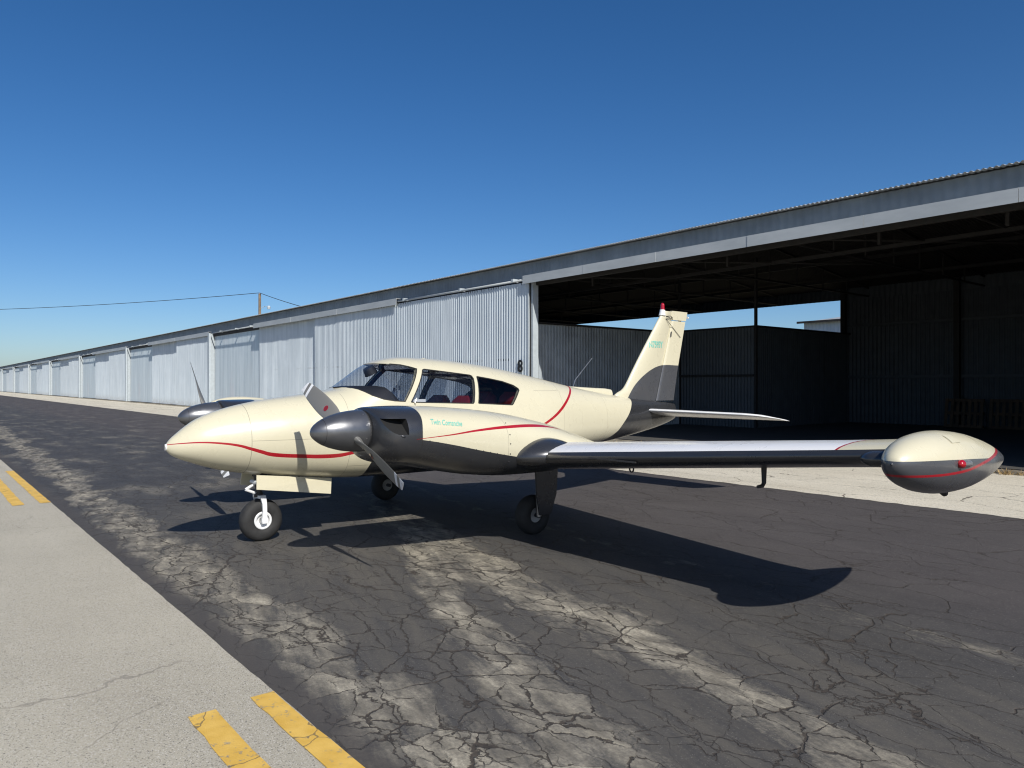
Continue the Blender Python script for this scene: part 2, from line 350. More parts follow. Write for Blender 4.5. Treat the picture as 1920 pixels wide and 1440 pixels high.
def corr(x0, x1, z0, z1, y, pitch=.13, amp=.015, rows=1, wav=0.0, seed=0, axis='x', per=6):
    rn = random.Random(seed); n = max(2, int(round((x1-x0)/pitch*per))); mb = MB(); vs = []
    amps = [1+rn.uniform(-.25, .25) for _ in range(int(n/per)+2)]; ph = rn.uniform(0, 6)
    for j in range(rows+1):
        t = j/rows; zz = z0+(z1-z0)*t
        for i in range(n+1):
            xx = x0+(x1-x0)*i/n; u = i/per
            d = amp*amps[int(u)]*math.sin(2*math.pi*u)
            if wav: d += wav*(math.sin(xx*1.9+ph+t*2.1)*math.sin(t*3.1+xx*.7)+.5*math.sin(xx*4.3+t*5+ph))
            dx = wav*1.5*math.sin(t*6+xx*2.3+ph) if wav else 0
            vs.append((xx+dx, y+d, zz) if axis == 'x' else (y+d, xx+dx, zz))
    fs = [(j*(n+1)+i, j*(n+1)+i+1, (j+1)*(n+1)+i+1, (j+1)*(n+1)+i) for j in range(rows) for i in range(n)]
    if axis != 'x': fs = [tuple(reversed(q)) for q in fs]
    return mb.add(vs, fs)
PERIOD = 23.6
P = [-25.4-PERIOD*k for k in range(0, 9)]
XEND = P[8]; XR = 22.0
# door leaves: three mesh variants shared by all the bays (built at the origin, right-hand edge at 0)
def leaf_mesh(w, seed, mat, wav):
    mb = corr(-w, 0, .09, 4.72, 0, seed=seed, rows=6, wav=wav); me = mb.mesh('door_leaf', mat, smooth=True, fix=False); return me
def leaf_frame(w):
    mb = MB()
    mb.box((-w, .014, .06), (-w+.07, .06, 4.74)); mb.box((-.07, .014, .06), (0, .06, 4.74)); mb.box((-w+.07, .014, .06), (-.07, .06, .14)); mb.box((-w+.07, .014, 4.66), (-.07, .06, 4.74)); mb.box((-w+.07, .014, 2.3), (-.07, .06, 2.38))
    return mb.mesh('leaf_frame', DARKSTEEL)
def edge_strip(): return MB().box((-.05, -.022, .08), (0, .012, 4.73)).mesh('edge_strip', PALE)
LB = [leaf_mesh(7.62, s, SHEET, .006) for s in (3, 4, 5)]; LC = [leaf_mesh(7.72, s, SHEET, .006) for s in (13, 14, 15)]; LA = [leaf_mesh(8.15, s, SHINY, .0025) for s in (23, 24)]
FB, FC, FA, ES = leaf_frame(7.62), leaf_frame(7.72), leaf_frame(8.15), edge_strip()
BOLT = MB().box((-.30, -.05, 1.28), (-.18, -.012, 1.42)).mesh('latch', DARKSTEEL)
def leaf(me, fr, xr, y, latch=False, name='door_leaf'):
    o = link(name, me, hangar); o.location = (xr+20, y-15, 0)
    f = link('leaf_frame', fr, o); e = link('edge_strip', ES, o)
    if latch: link('latch', BOLT, o)
    return o
def fascia(x0, x1, n):
    w = (x1-x0)/n
    for i in range(n):
        a, b = x0+w*i, x0+w*(i+1); j = random.uniform(-.006, .006)
        mb = MB(); mb.box((a+.004, 14.70+j, 4.665), (b-.004, 14.715+j, 4.915)); mb.box((a+.004, 14.715+j, 4.90), (b-.004, 14.93, 4.915))
        hp('fascia_board', mb, FASC)
for k in range(8):
    p0 = P[k]
    leaf(LC[k % 3], FC, p0-.02, 14.82, latch=True); leaf(LB[(k+1) % 3], FB, p0-7.72, 14.97)
    a = leaf(LA[k % 2], FA, p0-15.36, 15.09, name='fixed_wall_panel')
    fascia(p0-15.55, p0+.05, 6)
    # pipe track over the fixed panel with its brackets
    mb = MB(); mb.tube([(p0-23.5, 14.80, 4.80), (p0-15.5, 14.80, 4.80)], .034, 8); hp('door_track', mb, FASC, smooth=True)
    for q in (.25, .6, .9):
        bx = p0-23.5+8*q; mb = MB(); mb.box((bx-.045, 14.76, 4.78), (bx+.045, 14.95, 4.87)); hp('track_bracket', mb, PALE)
    if k > 0:
        mb = MB(); mb.box((p0-.02, 14.68, 0), (p0+.26, 14.80, 4.82)); mb.box((p0-.02, 14.80, 0), (p0+.04, 15.1, 4.82)); hp('door_post', mb, PALE)
# the open bay: its two leaves stand slid across the neighbouring panel
leaf(leaf_mesh(7.95, 31, SHEET, .005), leaf_frame(7.95), -17.47, 14.82, name='door_leaf'); leaf(leaf_mesh(7.95, 32, SHEET, .004), leaf_frame(7.95), -17.50, 14.97, name='door_leaf')
mb = MB(); mb.tube([(-25.35, 14.78, 4.80), (-17.4, 14.78, 4.80)], .034, 8); hp('door_track', mb, FASC, smooth=True)
for bx in (-24.9, -21.1, -18.2): hp('track_bracket', MB().box((bx-.05, 14.74, 4.78), (bx+.05, 14.95, 4.88)), PALE)
fascia(-17.65, -1.75, 6)
hp('door_post', MB().box((-17.465, 14.90, 0), (-17.38, 15.12, 4.9)), PALE)
hp('door_post', MB().box((-1.9, 14.76, 0), (-1.62, 15.1, 4.9)), PALE)
leaf(LC[0], FC, XR-14.2, 14.82); leaf(LB[0], FB, XR-6.5, 14.97); leaf(LC[1], FC, XR, 14.82); leaf(LA[0], FA, XR-15.5, 15.09, name='fixed_wall_panel'); fascia(XR-15, XR, 6)
hp('frieze', corr(XEND-23.6, XR, 4.80, 5.36, 15.0, pitch=.2, amp=.012), FRZ, smooth=True, fix=False)
hp('track_beam', MB().box((XEND-23.6, 15.03, 4.62), (XR, 15.16, 4.82)), DARKSTEEL)
leaf(LC[2], FC, XEND, 14.82); leaf(LB[2], FB, XEND-7.7, 14.97); leaf(LA[1], FA, XEND-15.4, 15.09, name='fixed_wall_panel'); fascia(XEND-15.5, XEND, 6)
XL = XEND-23.6
# roof: corrugations run up the slope; eave edge shows them end-on
def roof(y0, z0, y1, z1):
    n = int((XR-XL)/.1*6); mb = MB(); vs = []
    for t in (0, 1):
        for i in range(n+1):
            xx = XL-.15+(XR-XL+.3)*i/n; dz = .016*math.sin(2*math.pi*i/6)
            vs.append((xx, y0+(y1-y0)*t, z0+(z1-z0)*t+dz))
    return mb.add(vs, [(i, i+1, n+2+i, n+1+i) for i in range(n)])
hp('roof_slope', roof(14.76, 5.37, 22.05, 6.22), ROOFM, smooth=True, fix=False); hp('roof_slope', roof(29.35, 5.37, 22.05, 6.22), ROOFM, smooth=True, fix=False)
ROOFDIM = plain('roof_dimming_brown', (.030, .026, .023), .85, var=.2)  # rusty-brown sheets added beneath the roof to dim its bright underside
hp('roof_dimming_sheet', roof(15.2, 5.37, 22.05, 6.16), ROOFDIM, smooth=True, fix=False); hp('roof_dimming_sheet', roof(28.95, 5.37, 22.05, 6.16), ROOFDIM, smooth=True, fix=False)
hp('ridge_cap', MB().add([(XL-.2, 21.8, 6.225), (XR+.2, 21.8, 6.225), (XR+.2, 22.05, 6.275), (XL-.2, 22.05, 6.275), (XL-.2, 22.3, 6.225), (XR+.2, 22.3, 6.225)], [(0, 1, 2, 3), (3, 2, 5, 4)]), ROOFM, fix=False)
# end gables
for xx in (XL, XR):
    mb = MB(); mb.box((xx-.03, 15.1, 0), (xx+.03, 29, 5.3)); mb.add([(xx, 15.1, 5.3), (xx, 29, 5.3), (xx, 22.05, 6.18)], [(0, 1, 2)]); hp('end_wall', mb, SHEET)
# far side of the row
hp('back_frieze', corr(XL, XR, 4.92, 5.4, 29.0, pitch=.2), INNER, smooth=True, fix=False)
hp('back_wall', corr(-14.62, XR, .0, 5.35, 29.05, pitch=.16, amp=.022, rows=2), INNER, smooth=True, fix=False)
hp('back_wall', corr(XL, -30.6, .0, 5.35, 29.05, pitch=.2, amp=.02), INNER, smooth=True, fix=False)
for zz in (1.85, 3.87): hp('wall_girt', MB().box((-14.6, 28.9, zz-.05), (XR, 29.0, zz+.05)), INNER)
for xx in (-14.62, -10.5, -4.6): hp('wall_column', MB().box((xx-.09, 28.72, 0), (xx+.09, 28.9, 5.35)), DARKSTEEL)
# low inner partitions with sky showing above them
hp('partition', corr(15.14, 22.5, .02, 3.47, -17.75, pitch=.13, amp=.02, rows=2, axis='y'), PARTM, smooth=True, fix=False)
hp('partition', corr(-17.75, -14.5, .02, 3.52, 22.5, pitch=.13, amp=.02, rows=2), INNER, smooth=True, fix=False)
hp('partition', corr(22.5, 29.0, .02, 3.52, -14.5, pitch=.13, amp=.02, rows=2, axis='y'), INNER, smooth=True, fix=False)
hp('partition_rail', MB().box((-17.83, 15.14, 3.47), (-17.67, 22.42, 3.53)), DARKSTEEL); hp('partition_rail', MB().box((-17.83, 22.42, 3.52), (-14.42, 22.58, 3.58)), DARKSTEEL); hp('partition_rail', MB().box((-14.58, 22.58, 3.52), (-14.42, 29.0, 3.58)), DARKSTEEL)
hp('partition_rail', MB().box((-17.70, 22.40, 1.82), (-14.55, 22.46, 1.90)), DARKSTEEL)
for xx, yy in ((-17.75, 22.5), (-14.5, 22.5)): hp('inner_column', MB().box((xx-.042, yy-.042, 0), (xx+.042, yy+.042, 5.9)), DARKSTEEL)
# other bay dividers keep the rest of the row dark
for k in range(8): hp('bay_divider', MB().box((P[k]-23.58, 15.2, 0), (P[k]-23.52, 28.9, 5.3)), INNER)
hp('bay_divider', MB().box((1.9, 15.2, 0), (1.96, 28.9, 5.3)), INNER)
# roof trusses over the open bay and purlins
def truss(xx):
    mb = MB(); r = .036
    mb.tube([(xx, 15.15, 4.98), (xx, 28.95, 4.98)], r, 6)
    mb.tube([(xx, 15.15, 5.30), (xx, 22.05, 6.12), (xx, 28.95, 5.30)], r, 6)
    for i in range(1, 8):
        yy = 15.15+i*1.725; zt = 5.30+.82*(1-abs(yy-22.05)/6.9)
        mb.tube([(xx, yy, 4.98), (xx, yy, zt)], .026, 6)
    return mb
for xx in (-29.4, -25.4, -21.5, -17.6, -13.7, -9.7, -5.8, -1.9): hp('roof_truss', truss(xx), DARKSTEEL)
for yy in (17.0, 19.5, 24.6, 27.1):
    zt = 5.30+.82*(1-abs(yy-22.05)/6.9)
    hp('purlin', MB().box((-33, yy-.04, zt-.12), (1.9, yy+.04, zt-.01)), DARKSTEEL)
for yy in (18.6,): hp('longitudinal_beam', MB().box((-33, yy-.05, 4.88), (1.9, yy+.05, 4.97)), DARKSTEEL)
for i, xx in enumerate((-17.6, -13.7, -9.7, -5.8)):
    hp('bracing_rod', MB().tube([(xx, 15.3, 4.93), (xx+3.9, 21.0, 4.93)], .03, 6), DARKSTEEL); None
for xx in (-16, -11.2, -7.4, -5.0): hp('hanger_strap', MB().box((xx-.03, 16.1, 4.55), (xx+.03, 16.16, 4.98)), DARKSTEEL)
# slab edge, floor and door rail
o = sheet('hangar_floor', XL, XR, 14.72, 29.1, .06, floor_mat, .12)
KERB = plain('slab_edge_concrete', (.30, .265, .2), .9, var=.25, nscale=3, bump=.4)
hp('slab_edge', MB().box((XL, 14.60, -.05), (XR, 14.72, .075)), KERB)
hp('floor_rail', MB().box((XL, 14.80, .06), (XR, 14.84, .085)), DARKSTEEL)
# house number on the stacked leaf
def text_mesh(s, size, shear=0.0, sx=1.0, bold=0.0, extrude=0.0):
    cu = bpy.data.curves.new('t', 'FONT'); cu.body = s; cu.size = size; cu.shear = shear; cu.offset = bold; cu.extrude = extrude; cu.resolution_u = 4
    o = bpy.data.objects.new('t', cu); COL.objects.link(o)
    dg = bpy.context.evaluated_depsgraph_get(); me = bpy.data.meshes.new_from_object(o.evaluated_get(dg)); bpy.data.objects.remove(o)
    for v in me.vertices: v.co.x *= sx
    return me
me = text_mesh('8', .52, bold=.012, extrude=.006); me.materials.append(plain('black_paint', (.012, .012, .012), .6))
o = link('door_number', me, hangar); o.rotation_euler = (R(90), 0, 0); o.location = (-17.98+20, 14.775-15, 1.95)
# ---------------------------------------------------------------- dead grass along the slab edge
g = G('dead_grass'); n = g.noise(7, 4); g.set(color=g.mix(n, (.16, .10, .04), (.50, .36, .17)), rough=.9); DG = g.mat
mb = MB(); rn = random.Random(11)
def tuft(x, y, h, n, sp):
    for _ in range(n):
        a = rn.uniform(0, 6.283); l = h*rn.uniform(.5, 1.1); w = rn.uniform(.006, .014); t = rn.uniform(.3, 1.3)*sp
        bx, by = x+rn.gauss(0, .05), y+rn.gauss(0, .04); dx, dy = math.cos(a), math.sin(a)
        mb.add([(bx-dy*w, by+dx*w, .015), (bx+dy*w, by-dx*w, .015), (bx+dx*t*l, by+dy*t*l, .015+l*.8)], [(0, 1, 2)])
xx = -34.0
while xx < 8:
    xx += rn.uniform(.05, .22)
    dens = .5+.5*math.sin(xx*1.7)*math.sin(xx*.6+1)
    if rn.random() < .25+.75*dens: tuft(xx, 14.56+rn.gauss(0, .05), rn.uniform(.04, .13), 12, 1.0)
for q in range(70): tuft(-5.6+rn.gauss(0, .4), 14.48+rn.gauss(0, .09), .14, 12, 1.2)
tag(mb.build('dead_grass', DG, fix=False), 'strip of dry tan weeds along the hangar slab edge', 'weeds', kind='stuff')
# ---------------------------------------------------------------- pallets leaning in the dark bay, shed behind, pole
WOOD = plain('old_pallet_wood', (.09, .055, .032), .8, var=.3, nscale=3)
def pallet(x, y, rz, tilt, label):
    r_ = empty('wooden_pallet', (x, y, .06), rz); tag(r_, label, 'pallet', 'pallets leaning on the back wall')
    for i in range(7):
        o = MB().box((-.6+i*.187, -.055, 0), (-.6+i*.187+.1, -.035, 1.0)).build('slat', WOOD, r_)
    for zz in (.0, .45, .9): MB().box((-.6, -.034, zz), (.63, .05, zz+.1)).build('stringer', WOOD, r_)
    r_.rotation_euler = (tilt, 0, rz)
for i, xx in enumerate((-10.1, -8.7, -7.3, -5.9)):
    pallet(xx, 28.2, .05*(i-1), R(-8), 'old wooden pallet leaning on the dark back wall inside the open hangar bay')
shed = empty('metal_shed', (-20, 50, 0)); tag(shed, 'pale grey metal shed seen through the open hangar above the partition', 'shed')
def sp(name, mb, mat, **k): mb.v = [(a+20, b-50, c_) for a, b, c_ in mb.v]; return mb.build(name, mat, shed, **k)
sp('wall', corr(-26.6, 4, 0, 5.75, 47, pitch=.25, amp=.02), SHEET, smooth=True, fix=False); sp('wall', corr(47, 60, 0, 5.75, -26.6, pitch=.25, amp=.02, axis='y'), SHEET, smooth=True, fix=False)
sp('wall', MB().box((-26.6, 59.9, 0), (4, 60, 5.75)), SHEET); sp('wall', MB().box((3.9, 47, 0), (4, 60, 5.75)), SHEET)
sp('roof', MB().add([(-26.9, 46.6, 5.72), (4.3, 46.6, 5.72), (4.3, 53.5, 6.6), (-26.9, 53.5, 6.6), (-26.9, 60.4, 5.72), (4.3, 60.4, 5.72)], [(0, 1, 2, 3), (3, 2, 5, 4)]), ROOFM, fix=False)
sp('eave_trim', MB().box((-26.9, 46.58, 5.66), (4.3, 46.66, 5.8)), DARKSTEEL)
POLE = plain('weathered_pole_timber', (.20, .145, .095), .85, var=.25, nscale=2)
def pole(x, y, h, label, lamp=False):
    r_ = empty('utility_pole', (x, y, 0)); tag(r_, label, 'utility pole', 'utility poles')
    MB().tube([(0, 0, 0), (0, 0, h)], [.2, .15], 10).build('shaft', POLE, r_, smooth=True, angle=40)
    MB().tube([(0, 0, h-.02), (0, 0, h+.14)], [.05, .03], 8).build('insulator', PALE, r_)
    if lamp:
        MB().tube([(.1, .1, h-1.75), (.5, .42, h-1.5), (.92, .75, h-1.5)], .03, 6).build('lamp_arm', PALE, r_)
        MB().tube([(.92, .75, h-1.45), (.92, .75, h-1.62), (.92, .75, h-1.85)], [.08, .2, .17], 10).build('lamp_head', PALE, r_, smooth=True, angle=40)
    return r_
pole(-87, 32, 12.3, 'weathered wooden utility pole with a lamp rising behind the hangar roof', True)
WIRE = plain('black_wire', (.02, .02, .022), .6)
def wire(a, b, sag, label):
    mb = MB(); A, Bv = Vector(a), Vector(b); pts = []
    for i in range(25):
        t = i/24; p = A.lerp(Bv, t); p.z -= sag*4*t*(1-t); pts.append(p)
    mb.tube(pts, .035, 5); return tag(mb.build('power_line', WIRE), label, 'power line', 'overhead wires')
wire((-87, 32, 12.4), (-189, -27, 15.5), 1.6, 'overhead wire running out over the taxiway from the lamp pole')
wire((-87, 32, 12.4), (-45, 33, 5.4), .8, 'overhead wire dropping behind the hangar roof from the lamp pole')
pole(-45, 33, 5.4, 'short wooden utility pole standing hidden behind the hangar'); pole(-189, -27, 15.4, 'far wooden utility pole across the taxiway')
# ---------------------------------------------------------------- the twin-engined aeroplane
plane = empty('airplane', (-7.271, 1.811, .004), R(.88))
tag(plane, 'cream and charcoal twin-engined propeller aeroplane with red stripes parked nose-out before the hangar', 'airplane')
def V(X, Y, Z): return (Y, X, Z)               # aircraft station -> local coordinates
CREAM = (.60, .56, .41); CHAR = (.066, .069, .076); RED = (.36, .006, .016); WHITE = (.80, .80, .79)
def paint_finish(g, col, char=0.0):
    n = g.noise(5, 5, .6); col = g.mix(g.mr(n, .4, .8, 0, .05), col, (.30, .25, .17)); g.set(metal=g.m('MULTIPLY', char, .62))
    g.set(color=col, rough=g.mr(g.noise(9, 4), .3, .7, .24, .36), coat=.35, coatr=.12)
    g.bump(g.noise(2.6, 2), .045, .02)
def seam(g, a, at, w=.0022): return g.ss(g.m('ABSOLUTE', g.m('SUBTRACT', a, at)), w*1.6, w*.6)
def rng(g, a, lo, hi): return g.m('MULTIPLY', g.m('GREATER_THAN', a, lo), g.m('LESS_THAN', a, hi))
# fuselage paint
g = G('fuselage_paint'); y, x, z = g.xyz()
zs = g.curve(x, [(0, .993), (.103, 1.006), (.254, 1.012), (.415, .999), (.547, .976), (.662, .939), (.762, .905), (.846, .878), (.947, .863), (1.136, .847), (1.318, .835), (1.481, .836), (1.592, .851), (1.70, .87), (1.9, .93)], (.8, 1.05))
hw = g.curve(x, [(0, .003), (.1, .0045), (.25, .007), (.415, .009), (.55, .0115), (.66, .015), (.85, .0185), (1.1, .0185), (1.4, .02), (1.6, .017), (1.72, .009), (1.9, .002)], (0, .04))
m1 = g.m('MULTIPLY', g.m('LESS_THAN', g.m('ABSOLUTE', g.m('SUBTRACT', z, zs)), hw), g.m('LESS_THAN', x, 1.85))
xs = g.curve(z, [(.95, 3.92), (1.063, 4.224), (1.134, 4.382), (1.214, 4.523), (1.335, 4.70), (1.451, 4.873), (1.511, 4.972), (1.56, 5.04)], (3.9, 5.1))
m2 = g.m('MULTIPLY', g.m('LESS_THAN', g.m('ABSOLUTE', g.m('SUBTRACT', x, xs)), g.mr(z, 1.05, 1.5, .042, .022)), g.m('GREATER_THAN', z, .96))
xb = g.curve(z, [(.74, 5.1), (.754, 5.231), (.78, 5.595), (.867, 5.782), (1.002, 5.934), (1.136, 6.087), (1.25, 6.199), (1.309, 6.257), (1.36, 6.29)], (5, 6.4))
c1 = g.m('GREATER_THAN', x, xb)
xg = g.curve(z, [(.5, 1.815), (.60, 1.82), (.70, 1.828), (.80, 1.868), (.87, 1.93), (.95, 2.1)], (1.7, 2.2)); zb = g.mr(x, 2.8, 5.0, .93, .5)
c2 = g.m('MULTIPLY', g.m('LESS_THAN', z, zb), g.m('MULTIPLY', g.m('GREATER_THAN', x, xg), g.m('LESS_THAN', x, 5.0)))
col = g.mix(g.m('MAXIMUM', c1, c2), CREAM, CHAR); col = g.mix(g.m('MAXIMUM', m1, m2), col, RED)
sm = g.m('MAXIMUM', seam(g, x, .67), g.m('MULTIPLY', seam(g, z, 1.012, .0018), rng(g, x, .67, 1.32)))
sm = g.m('MAXIMUM', sm, g.m('MULTIPLY', seam(g, x, 1.60, .0016), g.m('LESS_THAN', z, 1.45)))
sm = g.m('MAXIMUM', sm, g.m('MULTIPLY', seam(g, x, 4.6, .0014), g.m('GREATER_THAN', z, .8))); sm = g.m('MAXIMUM', sm, g.m('MULTIPLY', seam(g, z, 1.47, .0014), rng(g, x, 4.1, 4.6)))
sm = g.m('MAXIMUM', sm, g.m('MULTIPLY', seam(g, x, 5.55, .0014), g.m('GREATER_THAN', z, .7))); sm = g.m('MAXIMUM', sm, g.m('MULTIPLY', seam(g, z, .72, .0016), rng(g, x, 1.6, 1.82)))
col = g.mix(g.m('MULTIPLY', sm, .6), col, (.08, .07, .05))
paint_finish(g, col, g.m('MAXIMUM', c1, c2)); FPAINT = g.mat
# nacelle paint
g = G('nacelle_paint'); y, x, z = g.xyz()
xc = g.curve(z, [(.86, 1.27), (.907, 1.29), (1.006, 1.34), (1.092, 1.352), (1.187, 1.356), (1.271, 1.374), (1.344, 1.399), (1.37, 1.42)], (1.2, 1.5))
zc = g.curve(x, [(1.3, 1.104), (1.354, 1.097), (1.65, 1.043), (1.93, .982), (2.262, .916), (2.6, .86), (3.2, .80), (4.1, .76)], (.7, 1.15))
cm = g.m('MAXIMUM', g.m('LESS_THAN', x, xc), g.m('LESS_THAN', z, zc))
zr = g.curve(x, [(1.3, 1.104), (1.348, 1.108), (1.631, 1.127), (1.928, 1.153), (2.263, 1.167), (2.654, 1.162), (2.937, 1.131), (3.1, 1.09)], (1.0, 1.2))
hr = g.curve(x, [(1.3, .002), (1.63, .005), (1.93, .009), (2.26, .012), (2.65, .012), (2.9, .006), (3.1, .001)], (0, .02))
rm = g.m('MULTIPLY', g.m('LESS_THAN', g.m('ABSOLUTE', g.m('SUBTRACT', z, zr)), hr), g.m('MULTIPLY', rng(g, x, 1.3, 3.05), g.m('GREATER_THAN', g.m('ABSOLUTE', y), 1.76)))
col = g.mix(cm, CREAM, CHAR); col = g.mix(rm, col, RED)
sm = g.m('MAXIMUM', g.m('MULTIPLY', seam(g, x, 2.25, .0018), 1.0), g.ss(g.m('ABSOLUTE', g.m('SUBTRACT', x, xc)), .004, .0015)); col = g.mix(g.m('MULTIPLY', sm, .55), col, (.05, .045, .035))
paint_finish(g, col, cm); NPAINT = g.mat
# plain finishes
def finish(name, col, ch=0.0):
    g = G(name); paint_finish(g, col, ch); return g.mat
CREAMM, CHARM, WHITEM = finish('cream_paint', CREAM), finish('charcoal_paint', CHAR, 1.0), finish('white_paint', WHITE)
g = G('charcoal_metallic'); n = g.noise(14, 4); g.set(color=g.mix(n, (.15, .155, .163), (.175, .18, .19)), rough=g.mr(n, .3, .7, .28, .36), metal=.75, coat=.3, coatr=.15); CMET = g.mat
BLACK = plain('black_void', (.008, .008, .008), .9); RUBBER = plain('tyre_rubber', (.022, .022, .022), .75, var=.2, nscale=20, bump=.3)
GEARW = plain('gear_white', (.74, .75, .75), .42, var=.06); GEARG = plain('shade_grey_rim', (.30, .30, .29), .5, var=.2); STEEL = plain('brushed_steel', (.45, .45, .45), .35, metal=.9); GEARD = plain('gear_dark', (.03, .03, .032), .5, var=.2)  # main rims greyed: the shade under the aeroplane is put into their colour
SEATR = plain('red_seat_leather', (.30, .022, .028), .5, var=.15); TRIM = plain('cabin_trim_maroon', (.12, .058, .055), .8); PANELM = plain('panel_black', (.018, .018, .02), .6)
SEAL = plain('window_seal', (.02, .02, .02), .7)
g = G('perspex'); nt = g.t; nt.nodes.remove(g.b)
tr = g.node('ShaderNodeBsdfTransparent'); tr.inputs[0].default_value = (.78, .80, .83, 1); gl = g.node('ShaderNodeBsdfGlossy'); gl.inputs['Roughness'].default_value = .02
lw = g.node('ShaderNodeLayerWeight'); lw.inputs[0].default_value = .5; fr_ = g.m('MULTIPLY_ADD', g.m('POWER', lw.outputs['Facing'], 5.0), .9, .035); mx = g.node('ShaderNodeMixShader')
nt.links.new(fr_, mx.inputs[0]); nt.links.new(tr.outputs[0], mx.inputs[1]); nt.links.new(gl.outputs[0], mx.inputs[2]); nt.links.new(mx.outputs[0], g.out.inputs[0]); GLASS = g.mat
def red_lens(name, col=(.42, .004, .012)):
    g = G(name); n = g.noise(40, 2); g.set(color=g.mix(n, col, tuple(c*.7 for c in col)), rough=.12, coat=1.0); return g.mat
LENS = red_lens('red_lens')
# ---- fuselage: outer skin with a real cabin cavity, windows cut through
def ring(L, X, n, off=0.0): return [V(*L.pt(X, 2*math.pi*k/n, off)) for k in range(n)]
xs_ = [0, .008, .018, .03, .05, .084, .12, .17, .22, .264, .33, .4, .48, .56, .64, .72, .82, .92, 1.02, 1.12, 1.22, 1.32, 1.42, 1.52, 1.6, 1.64, 1.67, 1.69, 1.71, 1.74, 1.78, 1.83, 1.88, 1.94, 2.0, 2.06, 2.12, 2.18, 2.25, 2.33, 2.42]
xs_ += [2.42+.09*i for i in range(1, 54)]+[7.29, 7.36, 7.40, 7.42]
xs_ = sorted(x for x in xs_ if x <= 7.42)
mb = MB(); mb.loft([ring(FUS, X, 72) for X in xs_])
inn = [1.62+(4.55-1.62)*i/40 for i in range(41)]
cav = MB(); cav.loft([[(p[0], p[1], max(p[2], .92+.0001*abs(p[0]))) for p in ring(FUS, X, 64, .035)] for X in inn], m=1); cav_o = link('cavity', cav.mesh('cavity', [FPAINT, TRIM]))
skin = mb.mesh('fuselage_raw', [FPAINT, TRIM]); skin_o = link('fuselage_raw', skin)
W1 = [(1.58, 1.545), (1.672, 1.5135), (1.709, 1.515), (1.734, 1.508), (1.793, 1.482), (1.87, 1.430), (1.97, 1.392), (2.085, 1.373), (2.203, 1.366), (2.30, 1.505), (2.38, 1.62), (2.445, 1.715), (2.361, 1.738), (2.281, 1.757), (2.18, 1.766), (2.102, 1.772), (2.06, 1.79), (1.9, 1.95), (1.5, 1.95)]
W2 = [(2.275, 1.362), (2.275, 1.357), (3.08, 1.331), (3.095, 1.345), (3.165, 1.61), (3.155, 1.642), (3.13, 1.652), (2.535, 1.712), (2.51, 1.703)]
W3 = [(3.155, 1.331), (3.665, 1.304), (3.685, 1.315), (3.838, 1.475), (3.835, 1.495), (3.77, 1.533), (3.609, 1.579), (3.42, 1.611), (3.235, 1.636), (3.225, 1.63)]
def prism(poly, y0, y1, grow=0.0):
    n = len(poly); cx = sum(p[0] for p in poly)/n; cz = sum(p[1] for p in poly)/n
    q = [(a+(a-cx)*grow, b+(b-cz)*grow) for a, b in poly]
    mb = MB(); mb.add([V(a, y0, b) for a, b in q]+[V(a, y1, b) for a, b in q], [tuple(range(n)), tuple(range(2*n-1, n-1, -1))]+[(i, (i+1) % n, n+(i+1) % n, n+i) for i in range(n)])
    return link('cutter', mb.mesh('cutter', FPAINT))
def boolean(o, cutters, op):
    for c in cutters:
        m = o.modifiers.new('b', 'BOOLEAN'); m.operation = op; m.object = c; m.solver = 'EXACT'
    bpy.context.view_layer.update(); dg = bpy.context.evaluated_depsgraph_get()
    return bpy.data.meshes.new_from_object(o.evaluated_get(dg))
def drop(*os):
    for o in os: bpy.data.objects.remove(o)
cut = [prism(W1, -1.2, 1.2), prism(W2, .05, 1.2), prism(W2, -1.2, -.05), prism(W3, .05, 1.2), prism(W3, -1.2, -.05)]
fm = boolean(skin_o, [cav_o]+cut, 'DIFFERENCE'); fm.name = 'fuselage'
fm.polygons.foreach_set('use_smooth', [True]*len(fm.polygons)); fm.set_sharp_from_angle(angle=R(32))
fus = link('fuselage', fm, plane)
for i, c in enumerate(cut):
    pm = MB(); rows_ = [1.5+(4.3-1.5)*k/56 for k in range(57)]
    pm.loft([ring(FUS, X, 72, .006) for X in rows_]); pm.loft([ring(FUS, X, 72, .010) for X in rows_])
    po = link('pane_raw', pm.mesh('pane_raw', GLASS)); g_ = boolean(po, [c], 'INTERSECT'); g_.materials.clear(); g_.materials.append(GLASS)
    g_.polygons.foreach_set('material_index', [0]*len(g_.polygons)); g_.polygons.foreach_set('use_smooth', [True]*len(g_.polygons)); g_.set_sharp_from_angle(angle=R(30))
    o = link('windshield' if i < 1 else 'side_window', g_, plane); drop(po)
    poly = (W1, W2, W3)[(i+1)//2]; sgn = 1 if i % 2 == 1 else -1
    if i >= 1:
        pts = []
        for j in range(len(poly)):
            a, b = poly[j], poly[(j+1) % len(poly)]; k = max(1, int(math.dist(a, b)/.04))
            pts += [(a[0]+(b[0]-a[0])*t/k, a[1]+(b[1]-a[1])*t/k) for t in range(k)]
    else:
        base = W1[1:15]; pts = []
        for j in range(len(base)-1):
            a, b = base[j], base[j+1]; k = max(1, int(math.dist(a, b)/.04)); pts += [(a[0]+(b[0]-a[0])*t/k, a[1]+(b[1]-a[1])*t/k) for t in range(k)]
        pts.append(base[-1])
    for sg in ((sgn,) if i >= 1 else (1, -1)):
        pp = [V(a, sg*FUS.side(a, b, -.002), b) for a, b in pts]
        if i >= 1: pp.append(pp[0])
        MB().tube(pp, .0065, 6).build('window_seal', SEAL, o, smooth=True)
drop(skin_o, cav_o, *cut)
